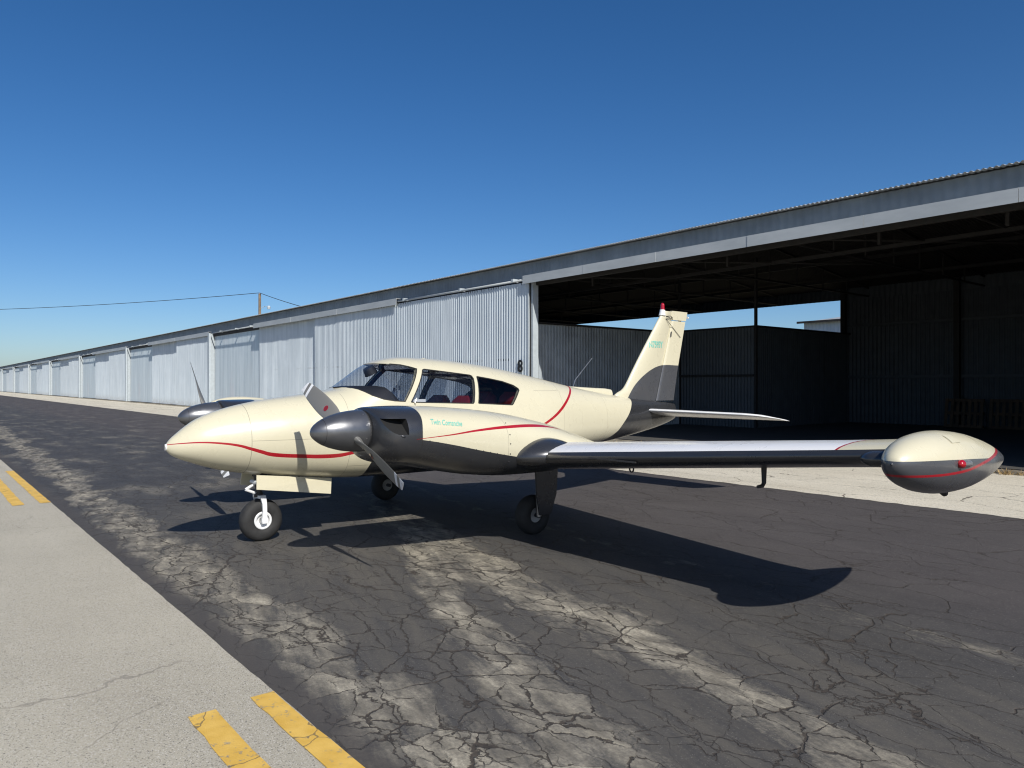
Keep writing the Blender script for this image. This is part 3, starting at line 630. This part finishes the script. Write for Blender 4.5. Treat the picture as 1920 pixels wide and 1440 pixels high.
# nose tip ring
MB().tube([V(-.012, 0, .968), V(.02, 0, .968)], [.028, .036], 20).build('nose_ring', GEARW, plane, smooth=True, angle=40)
MB().tube([V(-.014, 0, .968), V(-.011, 0, .968)], .02, 16).build('nose_hole', STEEL, plane)
# dorsal fairing
mb = MB(); rr = []
for i in range(16):
    X = 5.05+i*.0605; h = .075*min(1, i/13); w = .03+.02*i/15; zt = FUS.f[0](X)
    rr.append([V(X, w*math.cos(a), zt-.03+(.03+h)*max(0, math.sin(a))**.7) for a in [math.pi*k/10 for k in range(11)]])
mb.loft(rr, close=False, cap=True); mb.build('dorsal_fairing', CREAMM, plane, smooth=True, angle=50)
# cabin: floor, panel, glareshield, yokes, seats
MB().box(V(1.75, -.40, .93), V(4.3, .40, .94)).build('cabin_floor', TRIM, plane)
mb = MB(); rr = []
for X, zt in ((1.69, 1.485), (1.76, 1.515), (1.88, 1.53), (2.02, 1.53), (2.12, 1.515), (2.16, 1.45)):
    w = FUS.side(X, 1.34)-.05; rr.append([V(X, -w, 1.3), V(X, -w, 1.375), V(X, -w*.82, zt-.05), V(X, -w*.55, zt), V(X, w*.55, zt), V(X, w*.82, zt-.05), V(X, w, 1.375), V(X, w, 1.3)])
mb.loft(rr); gs = mb.build('glareshield', PANELM, plane, smooth=True, angle=30)
MB().box(V(2.02, -.46, .95), V(2.10, .46, 1.33)).build('instrument_panel', PANELM, plane)
for s in (.24, -.24):
    mb = MB(); mb.tube([V(2.1, s, 1.24), V(2.32, s, 1.24)], .012, 8); mb.tube([V(2.32, s-.15, 1.33), V(2.33, s-.14, 1.23), V(2.33, s, 1.22), V(2.33, s+.14, 1.23), V(2.32, s+.15, 1.33)], .012, 8); mb.build('control_yoke', PANELM, plane, smooth=True)
MB().tube([V(2.06, .02, 1.73), V(2.10, .02, 1.66)], [.06, .075], 10).build('cabin_mirror', PANELM, plane, smooth=True, angle=40)
def rbox(x0, x1, y0, y1, z0, z1, lean=0.0, r=.05):
    mb = MB(); n = 7; rings = []
    for j in range(n+1):
        t = j/n; zz = z0+(z1-z0)*t; k = 1-(.45*max(0, (t-.72)/.28)**2.2); k2 = 1-.5*max(0, (t-.8)/.2)**2
        xc, yc = (x0+x1)/2+lean*t, (y0+y1)/2; hx, hy = (x1-x0)/2*k2, (y1-y0)/2*k
        rings.append([V(xc+hx*math.copysign(abs(math.cos(a))**.5, math.cos(a)), yc+hy*math.copysign(abs(math.sin(a))**.5, math.sin(a)), zz) for a in [2*math.pi*q/16 for q in range(16)]])
    return mb.loft(rings)
for X in (2.62, 3.42):
    for s in (.26, -.26):
        st = empty('cabin_seat', (0, 0, 0)); st.parent = plane
        rbox(X, X+.46, s-.22, s+.22, .86, 1.0).build('cushion', SEATR, st, smooth=True, angle=50); rbox(X+.40, X+.52, s-.215, s+.215, .98, 1.415 if X < 3 else 1.455, .12 if X < 3 else .02).build('backrest', SEATR, st, smooth=True, angle=50)
MB().tube([V(2.44, .06, 1.53), V(2.42, .06, 1.4)], .01, 6).build('centre_stalk', GEARW, plane)
MB().box(V(2.33, .40, 1.355), V(2.52, .46, 1.385)).build('window_latch_plate', GEARW, plane)
mb = MB(); mb.tube([V(2.315, .572, 1.325), V(2.305, .585, 1.355), V(2.33, .58, 1.40)], .005, 6); mb.build('vent_handle', STEEL, plane)
# ---- wings
def le(Y): return 2.545-.0253*(Y-1.2) if Y > 1.2 else 2.545-.0253*(Y-1.2)
def te(Y): return 4.60-.2095*(Y-.2) if Y < 5.1 else 3.573
def lez(Y, s=1): return .871+(Y-2.2)*(.0838 if s > 0 else .104)
def airfoil(n=22):
    xs = [.5*(1-math.cos(math.pi*i/n)) for i in range(n+1)]
    yt = lambda q: .16/.2*(.2969*math.sqrt(q)-.1260*q-.3516*q*q+.2843*q**3-.1015*q**4)
    up = [(q, yt(q)*1.06) for q in reversed(xs)]; lo = [(q, -yt(q)*.84) for q in xs[1:-1]]
    return up+lo, n
AF, NAF = airfoil()
def wing_ring(Y, s):
    a, b = le(Y), te(Y); c = b-a
    return [V(a+q*c, s*Y, lez(Y, s)-q*.045+t*c) for q, t in AF]
g = G('wing_upper_paint'); y, x, z = g.xyz(); ay = g.m('ABSOLUTE', y)
yl = g.curve(x, [(2.38, 5.02), (2.42, 5.03), (2.6, 5.10), (2.9, 5.16), (3.3, 5.19), (3.7, 5.20)], (5, 5.25))
col = g.mix(g.m('GREATER_THAN', ay, yl), WHITE, CREAM); col = g.mix(g.m('LESS_THAN', g.m('ABSOLUTE', g.m('SUBTRACT', ay, yl)), .009), col, RED)
sm = g.m('MAXIMUM', seam(g, ay, 3.05, .0015), seam(g, ay, 4.2, .0015)); col = g.mix(g.m('MULTIPLY', sm, .2), col, (.2, .2, .2))
paint_finish(g, col); WUP = g.mat
for s in (1, -1):
    Ys = [.35, .6, 1.0, 1.4, 1.8, 2.2, 2.6, 3.05, 3.5, 4.0, 4.5, 5.0, 5.2, 5.4]
    mb = MB(); split = NAF-2
    mb.loft([wing_ring(Y, s) for Y in Ys], mf=lambda i, k: 0 if k < split else 1)
    w = mb.build('wing', [WUP, CHARM], plane, smooth=True, angle=50)
    if s == 1: w['label'] = 'left wing with white top and charcoal leading edge'
    # leading-edge landing light cover strip and under-wing fittings
    MB().box(V(le(3.3)-.006, s*2.95, lez(3.0)-.004), V(le(3.3)+.03, s*3.45, lez(3.0)+.008)).build('stall_strip', GEARD, w)
    mb = MB(); Xr, Yr = 2.9, s*3.055; zr_ = lez(3.055)-.11
    mb.tube([V(Xr, Yr+.022*math.cos(a), zr_-.005+.028*math.sin(a)) for a in [2*math.pi*k/14 for k in range(15)]], .007, 6); mb.build('tie_down_ring', GEARD, w, smooth=True)
    mb = MB(); zz = lez(4.316)-.09; mb.tube([V(2.88, s*4.316, zz+.03), V(2.88, s*4.316, zz-.12), V(2.86, s*4.316, zz-.14), V(2.80, s*4.316, zz-.142)], [.022, .016, .014, .012], 8); mb.build('pitot_mast', GEARD, w, smooth=True, angle=50)
    # tip tank
    tdx, tdz = (0, 0) if s > 0 else (-.10, .065)
    mb = MB(); tx = [2.2, 2.202, 2.206, 2.213, 2.225, 2.245, 2.27, 2.30, 2.35, 2.4, 2.5, 2.6, 2.7, 2.8, 2.9, 3.0, 3.1, 3.2, 3.3, 3.4, 3.5, 3.6, 3.7, 3.78, 3.85, 3.9, 3.935]
    mb.loft([[V(X+tdx, s*(TANKY+tank_r(X)*math.cos(a)), tdz+tank_axis(X)+max(tank_r(X), .001)*math.sin(a)) for a in [2*math.pi*k/48 for k in range(48)]] for X in tx])
    if s == 1:
        g = G('tank_paint'); y, x, z = g.xyz()
        zb = g.curve(x, [(2.05, 1.127), (2.26, 1.131), (2.653, 1.124), (3.196, 1.097), (3.6, 1.075), (3.95, 1.05)], (1.0, 1.2))
        zr = g.curve(x, [(2.05, 1.056), (2.118, 1.054), (2.279, 1.048), (2.661, 1.052), (3.061, 1.083), (3.3, 1.10), (3.54, 1.122), (3.75, 1.15), (3.95, 1.18)], (1.0, 1.2))
        col = g.mix(g.m('LESS_THAN', z, zb), CREAM, CHAR); col = g.mix(g.m('LESS_THAN', z, g.m('MINIMUM', zr, 9.0)), col, CHAR); 
        col = g.mix(g.m('MULTIPLY', g.m('LESS_THAN', z, zr), g.m('GREATER_THAN', x, 3.1)), col, CHAR)
        col = g.mix(g.m('MULTIPLY', g.m('LESS_THAN', g.m('ABSOLUTE', g.m('SUBTRACT', z, zr)), g.mr(x, 2.1, 3.6, .006, .011)), g.m('GREATER_THAN', x, 2.1)), col, RED)
        paint_finish(g, col); TPAINT = g.mat
    tk = mb.build('tip_tank', TPAINT, plane, smooth=True)
    # fairing between wing and tank
    mb = MB(); rr = []
    for i in range(11):
        t = i/10; Y = s*(5.19+.26*t); k = math.sin(min(1, t*2.6)*math.pi/2)**.7
        rr.append([V(2.475+tdx+(.004+.085*k)*math.cos(a), Y, 1.108+tdz+.01*t+(.003+.046*k)*math.sin(a)) for a in [2*math.pi*q/20 for q in range(20)]])
    mb.loft(rr); mb.build('tank_fairing', CHARM, plane, smooth=True, angle=60)
    Xn, Yn, Zn = 2.66+tdx, s*5.685, 1.10+tdz
    bs = MB().tube([V(Xn+.0, Yn-.02*s, Zn), V(Xn+.11, Yn-.012*s, Zn-.004), V(Xn+.17, Yn-.02*s, Zn-.006)], [.024, .021, .005], 14).build('light_base', STEEL, tk, smooth=True, angle=50)
    mb = MB(); mb.loft([[V(Xn-.0-.034*math.sin(b), Yn-.012*s+.025*math.cos(b)*math.cos(a), Zn+.025*math.cos(b)*math.sin(a)) for a in [2*math.pi*k/16 for k in range(16)]] for b in [0, .35, .7, 1.05, 1.35, 1.52]]); mb.build('navigation_light', LENS if s == 1 else red_lens('green_lens', (.004, .30, .08)), tk, smooth=True, angle=60)
    def tsurf(X, a, o=.0025): return V(X+tdx, s*(TANKY+(tank_r(X)+o)*math.cos(a)), tdz+tank_axis(X)+(tank_r(X)+o)*math.sin(a))
    mb = MB(); mb.add([tsurf(2.66+.11*i/4, .72+.36*j/4) for j in range(5) for i in range(5)], [(j*5+i, j*5+i+1, j*5+i+6, j*5+i+5) for j in range(4) for i in range(4)]); mb.build('fuel_cap_plate', CREAMM, tk, smooth=True)
    MB().tube([V(2.9, s*TANKY, .915+tdz), V(2.93, s*TANKY, .885+tdz)], [.03, .018], 8).build('drain', GEARD, tk)
    # ---- nacelle, spinner, propeller
    NL = Loft([(0,)*7, (1,)*7], s*NACY); NL.f = NAC.f; NL.x0, NL.x1 = NAC.x0, NAC.x1
    nx = [1.045, 1.048, 1.053, 1.06, 1.075, 1.095, 1.12, 1.16, 1.2, 1.25, 1.3, 1.35, 1.42, 1.5]+[1.6+.1*i for i in range(24)]+[3.96, 4.02, 4.05]
    mb = MB(); mb.loft([ring(NL, X, 64) for X in nx]); no = link('nac_raw', mb.mesh('nac_raw', [NPAINT, BLACK]))
    # cooling inlets either side of the spinner, cut into the cowl
    cc = []
    for q in (1, -1):
        mbx = MB(); yc = s*NACY+q*.325
        yy_ = lambda o: s*NACY+q*o
        sec_ = [(.255, 1.272), (.52, 1.268), (.52, 1.143), (.405, 1.143)]; mbx.add([V(.98, yy_(a_), b_) for a_, b_ in sec_]+[V(1.235, yy_(a_), b_) for a_, b_ in sec_], [(0,1,2,3), (7,6,5,4)]+[(i, (i+1) % 4, 4+(i+1) % 4, 4+i) for i in range(4)], 1)
        cc.append(link('cutter', mbx.mesh('cutter', [NPAINT, BLACK])))
    nm = boolean(no, cc, 'DIFFERENCE'); nm.name = 'nacelle'; nm.polygons.foreach_set('use_smooth', [True]*len(nm.polygons)); nm.set_sharp_from_angle(angle=R(35)); drop(no, *cc)
    nac = link('nacelle', nm, plane)
    for q in (1, -1):   # lip below each inlet
        mb = MB(); pts = [V(1.058+.14*t**1.4, s*NACY+q*(.22+.21*t), 1.130+.010*math.sin(t*3)) for t in [i/10 for i in range(11)]]
        mb.tube(pts, [.006+.012*math.sin(math.pi*i/10) for i in range(11)], 8); mb.build('inlet_lip', CHARM, nac, smooth=True)
    # cowl fasteners: row of screws along the paint line
    mb = MB()
    for Xr in [1.42+.078*i for i in range(11)]:
        zr_ = 1.085-(Xr-1.42)*.205; mb.tube([V(Xr, s*(NACY+NAC.side(Xr, zr_)-.002), zr_), V(Xr, s*(NACY+NAC.side(Xr, zr_)+.003), zr_)], .006, 6)
    for zz in (1.20, 1.10, 1.02, .93, .86): mb.tube([V(2.27, s*(NACY+NAC.side(2.27, zz)-.002), zz), V(2.27, s*(NACY+NAC.side(2.27, zz)+.003), zz)], .006, 6)
    o = mb.build('screw_row', GEARD, nac); o['kind'] = 'stuff'
    # cuff where the leading edge meets the nacelle
    mb = MB(); rr = []
    for i in range(15):
        b = -math.pi/2+math.pi*i/14; t = i/14
        xo = 2.32+.80*t; k = (math.sin(math.pi*min(1, t*1.02))**.6) if 0 < t < 1 else .02
        rr.append([V(xo, s*(2.12+.34*k*math.cos(a)), .888+.012*math.sin(t*3)+(.155*k if math.sin(a) > 0 else .14*k)*math.sin(a)) for a in [2*math.pi*q/24 for q in range(24)]])
    mb.loft(rr); mb.build('leading_edge_cuff', CHARM, plane, smooth=True)
    # spinner
    sp_x = [.592, .594, .60, .612, .63, .66, .70, .75, .80, .85, .90, .95, 1.0, 1.03]
    sr = [.001, .014, .028, .045, .063, .085, .107, .128, .143, .155, .163, .169, .172, .172]
    mb = MB(); mb.loft([[V(X, s*NACY+r_*math.cos(a), 1.165+r_*math.sin(a)) for a in [2*math.pi*k/40 for k in range(40)]] for X, r_ in zip(sp_x, sr)])
    spn = mb.build('spinner', CMET, plane, smooth=True, angle=60)
    MB().tube([V(.685, s*NACY, 1.165), V(.688, s*NACY, 1.165)], [.1012, .1028], 40, cap=False).build('tip_seam', GEARD, spn)
    MB().tube([V(1.028, s*NACY, 1.165), V(1.05, s*NACY, 1.165)], .165, 32).build('back_plate', GEARD, spn)
    mb = MB()
    for k in range(10):
        a = .3+2*math.pi*k/10; r0 = .170; mb.tube([V(1.0, s*NACY+r0*math.cos(a), 1.165+r0*math.sin(a)), V(1.0, s*NACY+(r0+.005)*math.cos(a), 1.165+(r0+.005)*math.sin(a))], .006, 6)
    o = mb.build('screw_row', STEEL, spn); o['kind'] = 'stuff'
    prop = empty('propeller', V(.925, s*NACY, 1.165)); prop.parent = plane
    if s == 1:
        g = G('propeller_paint'); x, y, z = g.xyz()       # blade runs along local z
        col = g.mix(g.m('GREATER_THAN', z, -1), (.175, .172, .158), (.175, .172, .158))
        nb = g.node('ShaderNodeNewGeometry'); bf = g.m('GREATER_THAN', y, 0.0)
        band = g.m('MAXIMUM', rng(g, z, .872, .93), rng(g, z, .795, .832)); col = g.mix(band, col, (.74, .75, .76))
        col = g.mix(g.m('MULTIPLY', g.ss(g.noise(20, 4), .62, .75), .5), col, (.15, .15, .15)); g.set(color=col, rough=.42); BLADE = g.mat
    th = 2.733 if s == 1 else 2.36
    for q in (0, 1):
        mb = MB(); rr = []
        for i in range(22):
            r_ = .06+(.912-.06)*i/21; t = i/21
            ch = pchip([0, .12, .2, .35, .55, .8, .95, 1], [.06, .066, .10, .150, .165, .145, .112, .095])(t)
            tk_ = pchip([0, .12, .25, .5, 1], [.06, .058, .03, .016, .006])(t); pitch = s*R(pchip([0, .2, .6, 1], [60, 44, 26, 20])(t))
            rr.append([((ch/2)*math.cos(a)*math.cos(pitch)-(tk_/2)*math.sin(a)*math.sin(pitch), (ch/2)*math.cos(a)*math.sin(pitch)+(tk_/2)*math.sin(a)*math.cos(pitch), r_-(.02*math.cos(a) if i == 21 else 0)) for a in [2*math.pi*k/20 for k in range(20)]])
        mb.loft(rr); bl = mb.build('blade', BLADE, prop, smooth=True, angle=60)
        ang = th+(math.pi if q else 0)       # direction in (Y,Z)
        bl.rotation_euler = (0, math.pi/2-ang, 0)
        if s == 1:
            mbd = MB(); pit = R(33)
            pl = [Vector((.026*math.cos(a), -.013, .43+.026*math.sin(a))) for a in [2*math.pi*k/20 for k in range(20)]]
            M_ = Matrix.Rotation(pit, 3, 'Z'); mbd.add([M_ @ p for p in pl], [tuple(range(20))]); dl = mbd.build('blade_decal', LENS, bl, fix=False)
            bars = MB()
            for zz in (-.008, .006): bars.add([M_ @ Vector(p) for p in ((-.02, -.0136, .43+zz-.0035), (.02, -.0136, .43+zz-.0035), (.02, -.0136, .43+zz+.0035), (-.02, -.0136, .43+zz+.0035))], [(0, 1, 2, 3)])
            bars.build('decal_lettering', GEARD, bl, fix=False)
    # main gear
    gr = empty('main_gear', V(3.159, s*1.491, 0)); gr.parent = plane
    mk_tyre = None
    GX = 0.0
    mb = MB(); prof = [(.075, -.05), (.085, -.068), (.12, -.078), (.165, -.074), (.195, -.05), (.203, -.02), (.203, .02), (.195, .05), (.165, .074), (.12, .078), (.085, .068), (.075, .05)]
    mb.loft([[(w_, r_*math.cos(a), .2+r_*math.sin(a)) for r_, w_ in prof] for a in [2*math.pi*k/36 for k in range(37)]], cap=False); mb.build('tyre', RUBBER, gr, smooth=True, angle=60)
    rim = MB(); rim.tube([(-.05, 0, .2), (.05, 0, .2)], .078, 24); rm_ = rim.build('rim', GEARG, gr, smooth=True, angle=40)
    MB().tube([(-.075, 0, .2), (.11, 0, .2)], .022, 12).build('axle', GEARD, gr)
    MB().tube([(s*.12, -.02, .2), (s*.12, -.03, .5), (s*.10, -.03, .85)], [.026, .028, .034], 12).build('strut', STEEL, gr, smooth=True, angle=50)
    MB().tube([(s*.12, .0, .3), (s*.12, .11, .42), (s*.11, .02, .55)], .014, 8).build('torque_link', GEARD, gr)
    mb = MB(); mb.add([(s*.175, -.13, .80), (s*.175, .19, .80), (s*.165, .17, .42), (s*.16, .10, .22), (s*.16, -.06, .22), (s*.165, -.10, .42)]+[(s*.19, -.13, .80), (s*.19, .19, .80), (s*.18, .17, .42), (s*.175, .10, .22), (s*.175, -.06, .22), (s*.18, -.10, .42)],
        [(0,1,2,3,4,5), (11,10,9,8,7,6)]+[(i, (i+1) % 6, 6+(i+1) % 6, 6+i) for i in range(6)]); mb.build('gear_door', CHARM, gr)
# ---- tail
def slab(poly, thick, name, mats, parent, mf=None, y0=0.0):
    """airfoil-ish vertical surface: poly rows of (z, xle, xte, halfthick)"""
    mb = MB(); rr = []
    for z_, a, b, h in poly:
        r_ = []
        for q, t in AF: r_.append(V(a+q*(b-a), y0+t*h/.085, z_))
        rr.append(r_)
    mb.loft(rr); return mb.build(name, mats, parent, smooth=True, angle=55)
def hinge(z_): return 7.395-(2.66-z_)*.318
def fte(z_): return 7.735-(2.69-z_)*.262 if z_ > 1.8 else 7.502-(1.80-z_)*.21
g = G('fin_paint'); y, x, z = g.xyz()
zz = g.curve(x, [(6.15, 1.20), (6.251, 1.33), (6.37, 1.475), (6.49, 1.586), (6.65, 1.69), (6.832, 1.774), (7.0, 1.822), (7.148, 1.842), (7.454, 1.842), (7.8, 1.84)], (1.1, 2.0))
col = g.mix(g.m('LESS_THAN', z, zz), CREAM, CHAR); col = g.mix(g.m('MULTIPLY', seam(g, z, 2.56, .0016), .5), col, (.08, .07, .05)); paint_finish(g, col); FINP = g.mat
rows_ = []
for z_, xl in [(1.22, 6.0), (1.39, 6.04), (1.43, 6.11), (1.455, 6.18), (1.49, 6.235), (1.54, 6.28), (1.60, 6.325), (1.715, 6.405), (1.90, 6.54), (2.1, 6.692), (2.3, 6.846), (2.5, 7.0), (2.6, 7.08), (2.655, 7.12), (2.672, 7.155)]:
    rows_.append((z_, xl, hinge(z_)-.008, .065-.03*(z_-1.2)/1.45))
fin = slab(rows_, 0, 'fin', FINP, plane)
mb = MB(); rr = []
for z_ in (1.30, 1.5, 1.75, 1.85, 2.1, 2.35, 2.53):
    a, b = hinge(z_)+.008, fte(z_); h = .036-.014*(z_-1.3)/1.25
    rr.append([V(a, h, z_), V(a+.03, h*1.02, z_), V((a+b)/2, h*.6, z_), V(b, .004, z_), V(b, -.004, z_), V((a+b)/2, -h*.6, z_), V(a+.03, -h*1.02, z_), V(a, -h, z_), V(a-.018, -h*.6, z_), V(a-.018, h*.6, z_)])
mb.loft(rr); rud = mb.build('rudder', FINP, plane, smooth=True, angle=40)
mb = MB(); rr = []
for z_, dx in ((2.545, 0), (2.60, 0), (2.66, .005), (2.685, .01)):
    a, b = hinge(z_)-.06 if z_ > 2.58 else hinge(z_)+.01, fte(z_)+.01; rr.append([V(a, .022, z_), V((a+b)/2, .018, z_), V(b, .006, z_), V(b, -.006, z_), V((a+b)/2, -.018, z_), V(a, -.022, z_)])
mb.loft(rr); mb.build('rudder_cap', CREAMM, rud, smooth=True, angle=40)
MB().tube([V(7.74, .0, 2.60), V(7.775, 0, 2.60)], [.022, .014], 10).build('tail_light', GEARW, rud, smooth=True, angle=40)
MB().tube([V(7.125, 0, 2.60), V(7.13, 0, 2.66), V(7.135, 0, 2.685)], [.055, .042, .042], 16).build('beacon_base', GEARW, fin, smooth=True, angle=40)
MB().tube([V(7.135, 0, 2.685), V(7.135, 0, 2.76), V(7.135, 0, 2.785), V(7.135, 0, 2.795)], [.033, .03, .022, .006], 16).build('beacon_lens', LENS, fin, smooth=True, angle=50)
mb = MB(); mb.tube([V(7.17, .045, 2.59), V(7.27, .045, 2.60), V(7.33, .04, 2.57)], .006, 6); mb.tube([V(7.16, .045, 2.55), V(7.55, .02, 2.28)], .004, 6); mb.tube([V(7.16, .045, 2.55), V(7.33, .04, 2.57)], .004, 6); mb.build('antenna_wire', GEARD, fin)
MB().tube([V(7.30, .04, 2.36), V(7.28, .045, 2.28)], .008, 6).build('hinge_bracket', GEARD, fin)
_fx = pchip([r_[0] for r_ in rows_], [r_[1] for r_ in rows_]); _au = pchip([q for q, t in reversed(AF[:NAF+1])], [t for q, t in reversed(AF[:NAF+1])])
def fin_y(X, Z):
    a, b = _fx(Z), hinge(Z)-.008; return _au(min(1, max(0, (X-a)/(b-a))))*(.065-.03*(Z-1.2)/1.45)/.085
TEAL = plain('teal_lettering', (.16, .50, .41), .4)
me = text_mesh('N7593Y', .135, sx=.62, bold=.0035)
for v in me.vertices:
    a, b = v.co.x, v.co.y; X, Z = 6.765+a, 2.10+b+.02*a; v.co = V(X, .0, Z)
wid = max(v.co.y for v in me.vertices)-6.765
for v in me.vertices:
    X = 6.765+(v.co.y-6.765)*.342/wid; v.co = V(X, fin_y(X, v.co.z)+.003, v.co.z)
me.materials.append(TEAL); link('registration_letters', me, fin)
me = text_mesh('Twin Comanche', .1, shear=.45, bold=.0012)
wid = max(v.co.x for v in me.vertices)
for v in me.vertices:
    a, b = v.co.x/wid, v.co.y; X, Z = 1.44+.32*a, 1.222-.028*a+b*.62; v.co = V(X, NACY+NAC.side(X, Z)+.0025, Z)
me.materials.append(TEAL); link('script_lettering', me, [o for o in plane.children if o.name.startswith('nacelle')][0])
# stabilator
mb = MB(); rr = []
for Y in [-1.93, -1.92, -1.88, -1.8, -1.6, -1.0, -.3, 0, .3, 1.0, 1.6, 1.8, 1.88, 1.92, 1.93]:
    k = max(0, (abs(Y)-1.72)/.21); xl = 6.60+.11*abs(Y)+.36*k**2.2; xt = 7.43
    rr.append([V(xl+q*(xt-xl), Y, 1.168-(xl+q*(xt-xl)-6.6)*.145+t*.62*(xt-xl)*(1-.5*k)) for q, t in AF])
mb.loft(rr); mb.build('stabilator', WHITEM, plane, smooth=True, angle=60)
# whip aerial
MB().tube([V(5.222, 0, 1.495), V(5.225, 0, 1.53), V(5.255, 0, 1.607), V(5.42, 0, 1.76), V(5.588, 0, 1.914)], [.009, .007, .007, .006, .005], 6).build('whip_aerial', STEEL, plane)
MB().tube([V(2.75, .0, 1.828), V(2.79, 0, 1.838), V(2.86, 0, 1.832)], [.018, .014, .006], 8).build('roof_vent', CREAMM, plane, smooth=True)
# ---- nose gear
ng = empty('nose_gear', V(.878, 0, 0)); ng.parent = plane
mb = MB(); prof = [(.082, -.045), (.09, -.062), (.12, -.075), (.165, -.076), (.198, -.055), (.209, -.022), (.209, .022), (.198, .055), (.165, .076), (.12, .075), (.09, .062), (.082, .045)]
mb.loft([[(w_, r_*math.cos(a), .205+r_*math.sin(a)) for r_, w_ in prof] for a in [2*math.pi*k/48 for k in range(49)]], cap=False); ty = mb.build('tyre', RUBBER, ng, smooth=True, angle=60)
for s in (1, -1):
    mb = MB(); mb.loft([[(s*w_, r_*math.cos(a), .205+r_*math.sin(a)) for r_, w_ in ((.088, .058), (.088, .066), (.08, .07), (.066, .066), (.062, .035), (.03, .03))] for a in [2*math.pi*k/40 for k in range(41)]], cap=False, close=False); mb.build('rim', GEARW, ng, smooth=True, angle=40)
    mb = MB(); mb.tube([(s*.03, 0, .205), (s*.088, 0, .205)], [.03, .026], 14); mb.build('hub', STEEL, ng, smooth=True, angle=40)
    mb = MB(); mb.loft([[(s*(xo-.012), y_-h, zz), (s*(xo+.012), y_-h, zz), (s*(xo+.012), y_+h, zz), (s*(xo-.012), y_+h, zz)] for xo, y_, h, zz in ((.096, .0, .022, .18), (.098, .0, .028, .215), (.098, .004, .02, .29), (.098, .0, .022, .37), (.096, -.01, .026, .425), (.075, -.015, .03, .447))])
    mb.build('fork_leg', GEARW, ng)
MB().box((-.087, -.045, .425), (.087, .02, .452)).build('fork_crown', GEARW, ng)
MB().tube([(-.105, 0, .205), (.105, 0, .205)], .012, 10).build('axle', STEEL, ng)
MB().tube([(0, -.012, .44), (0, -.03, .56), (0, -.04, .66)], [.03, .03, .034], 14).build('strut', GEARD, ng, smooth=True, angle=50)
MB().tube([(0, -.02, .44), (0, -.025, .47), (0, -.026, .475)], [.045, .045, .03], 14).build('strut_collar', GEARD, ng, smooth=True, angle=40)
mb = MB(); mb.tube([(0, -.05, .47), (.0, -.15, .515)], .014, 8); mb.build('torque_link', GEARW, ng)
mb = MB(); mb.tube([(0, -.15, .515), (0, -.06, .565)], .014, 8); mb.build('torque_link', GEARW, ng)
MB().tube([(-.06, -.07, .585), (.10, -.07, .585)], .019, 10).build('steering_arm', GEARW, ng, smooth=True, angle=40)
for s in (1, -1):
    mb = MB(); a = [V(-.115, s*.19, .672), V(.66, s*.20, .585), V(.645, s*.215, .425), V(-.125, s*.215, .537)]; b = [(p[0]+s*.008, p[1], p[2]) for p in a]
    mb.add(a+b, [(0,1,2,3), (7,6,5,4)]+[(i, (i+1) % 4, 4+(i+1) % 4, 4+i) for i in range(4)]); o = mb.build('gear_door', CREAMM, ng)
    for xx in (0., .32, .56): MB().tube([V(xx, s*.17, .66-.09*xx), V(xx, s*.197, .62-.09*xx)], .012, 6).build('door_hinge', GEARD, o)
mb = MB(); mb.box(V(-.05, -.16, .66), V(.62, .16, .70)); mb.build('wheel_well', BLACK, ng)
MB().tube([(.0, .28, .55), (0, .10, .60), (0, -.02, .60)], .014, 8).build('drag_brace', GEARD, ng)
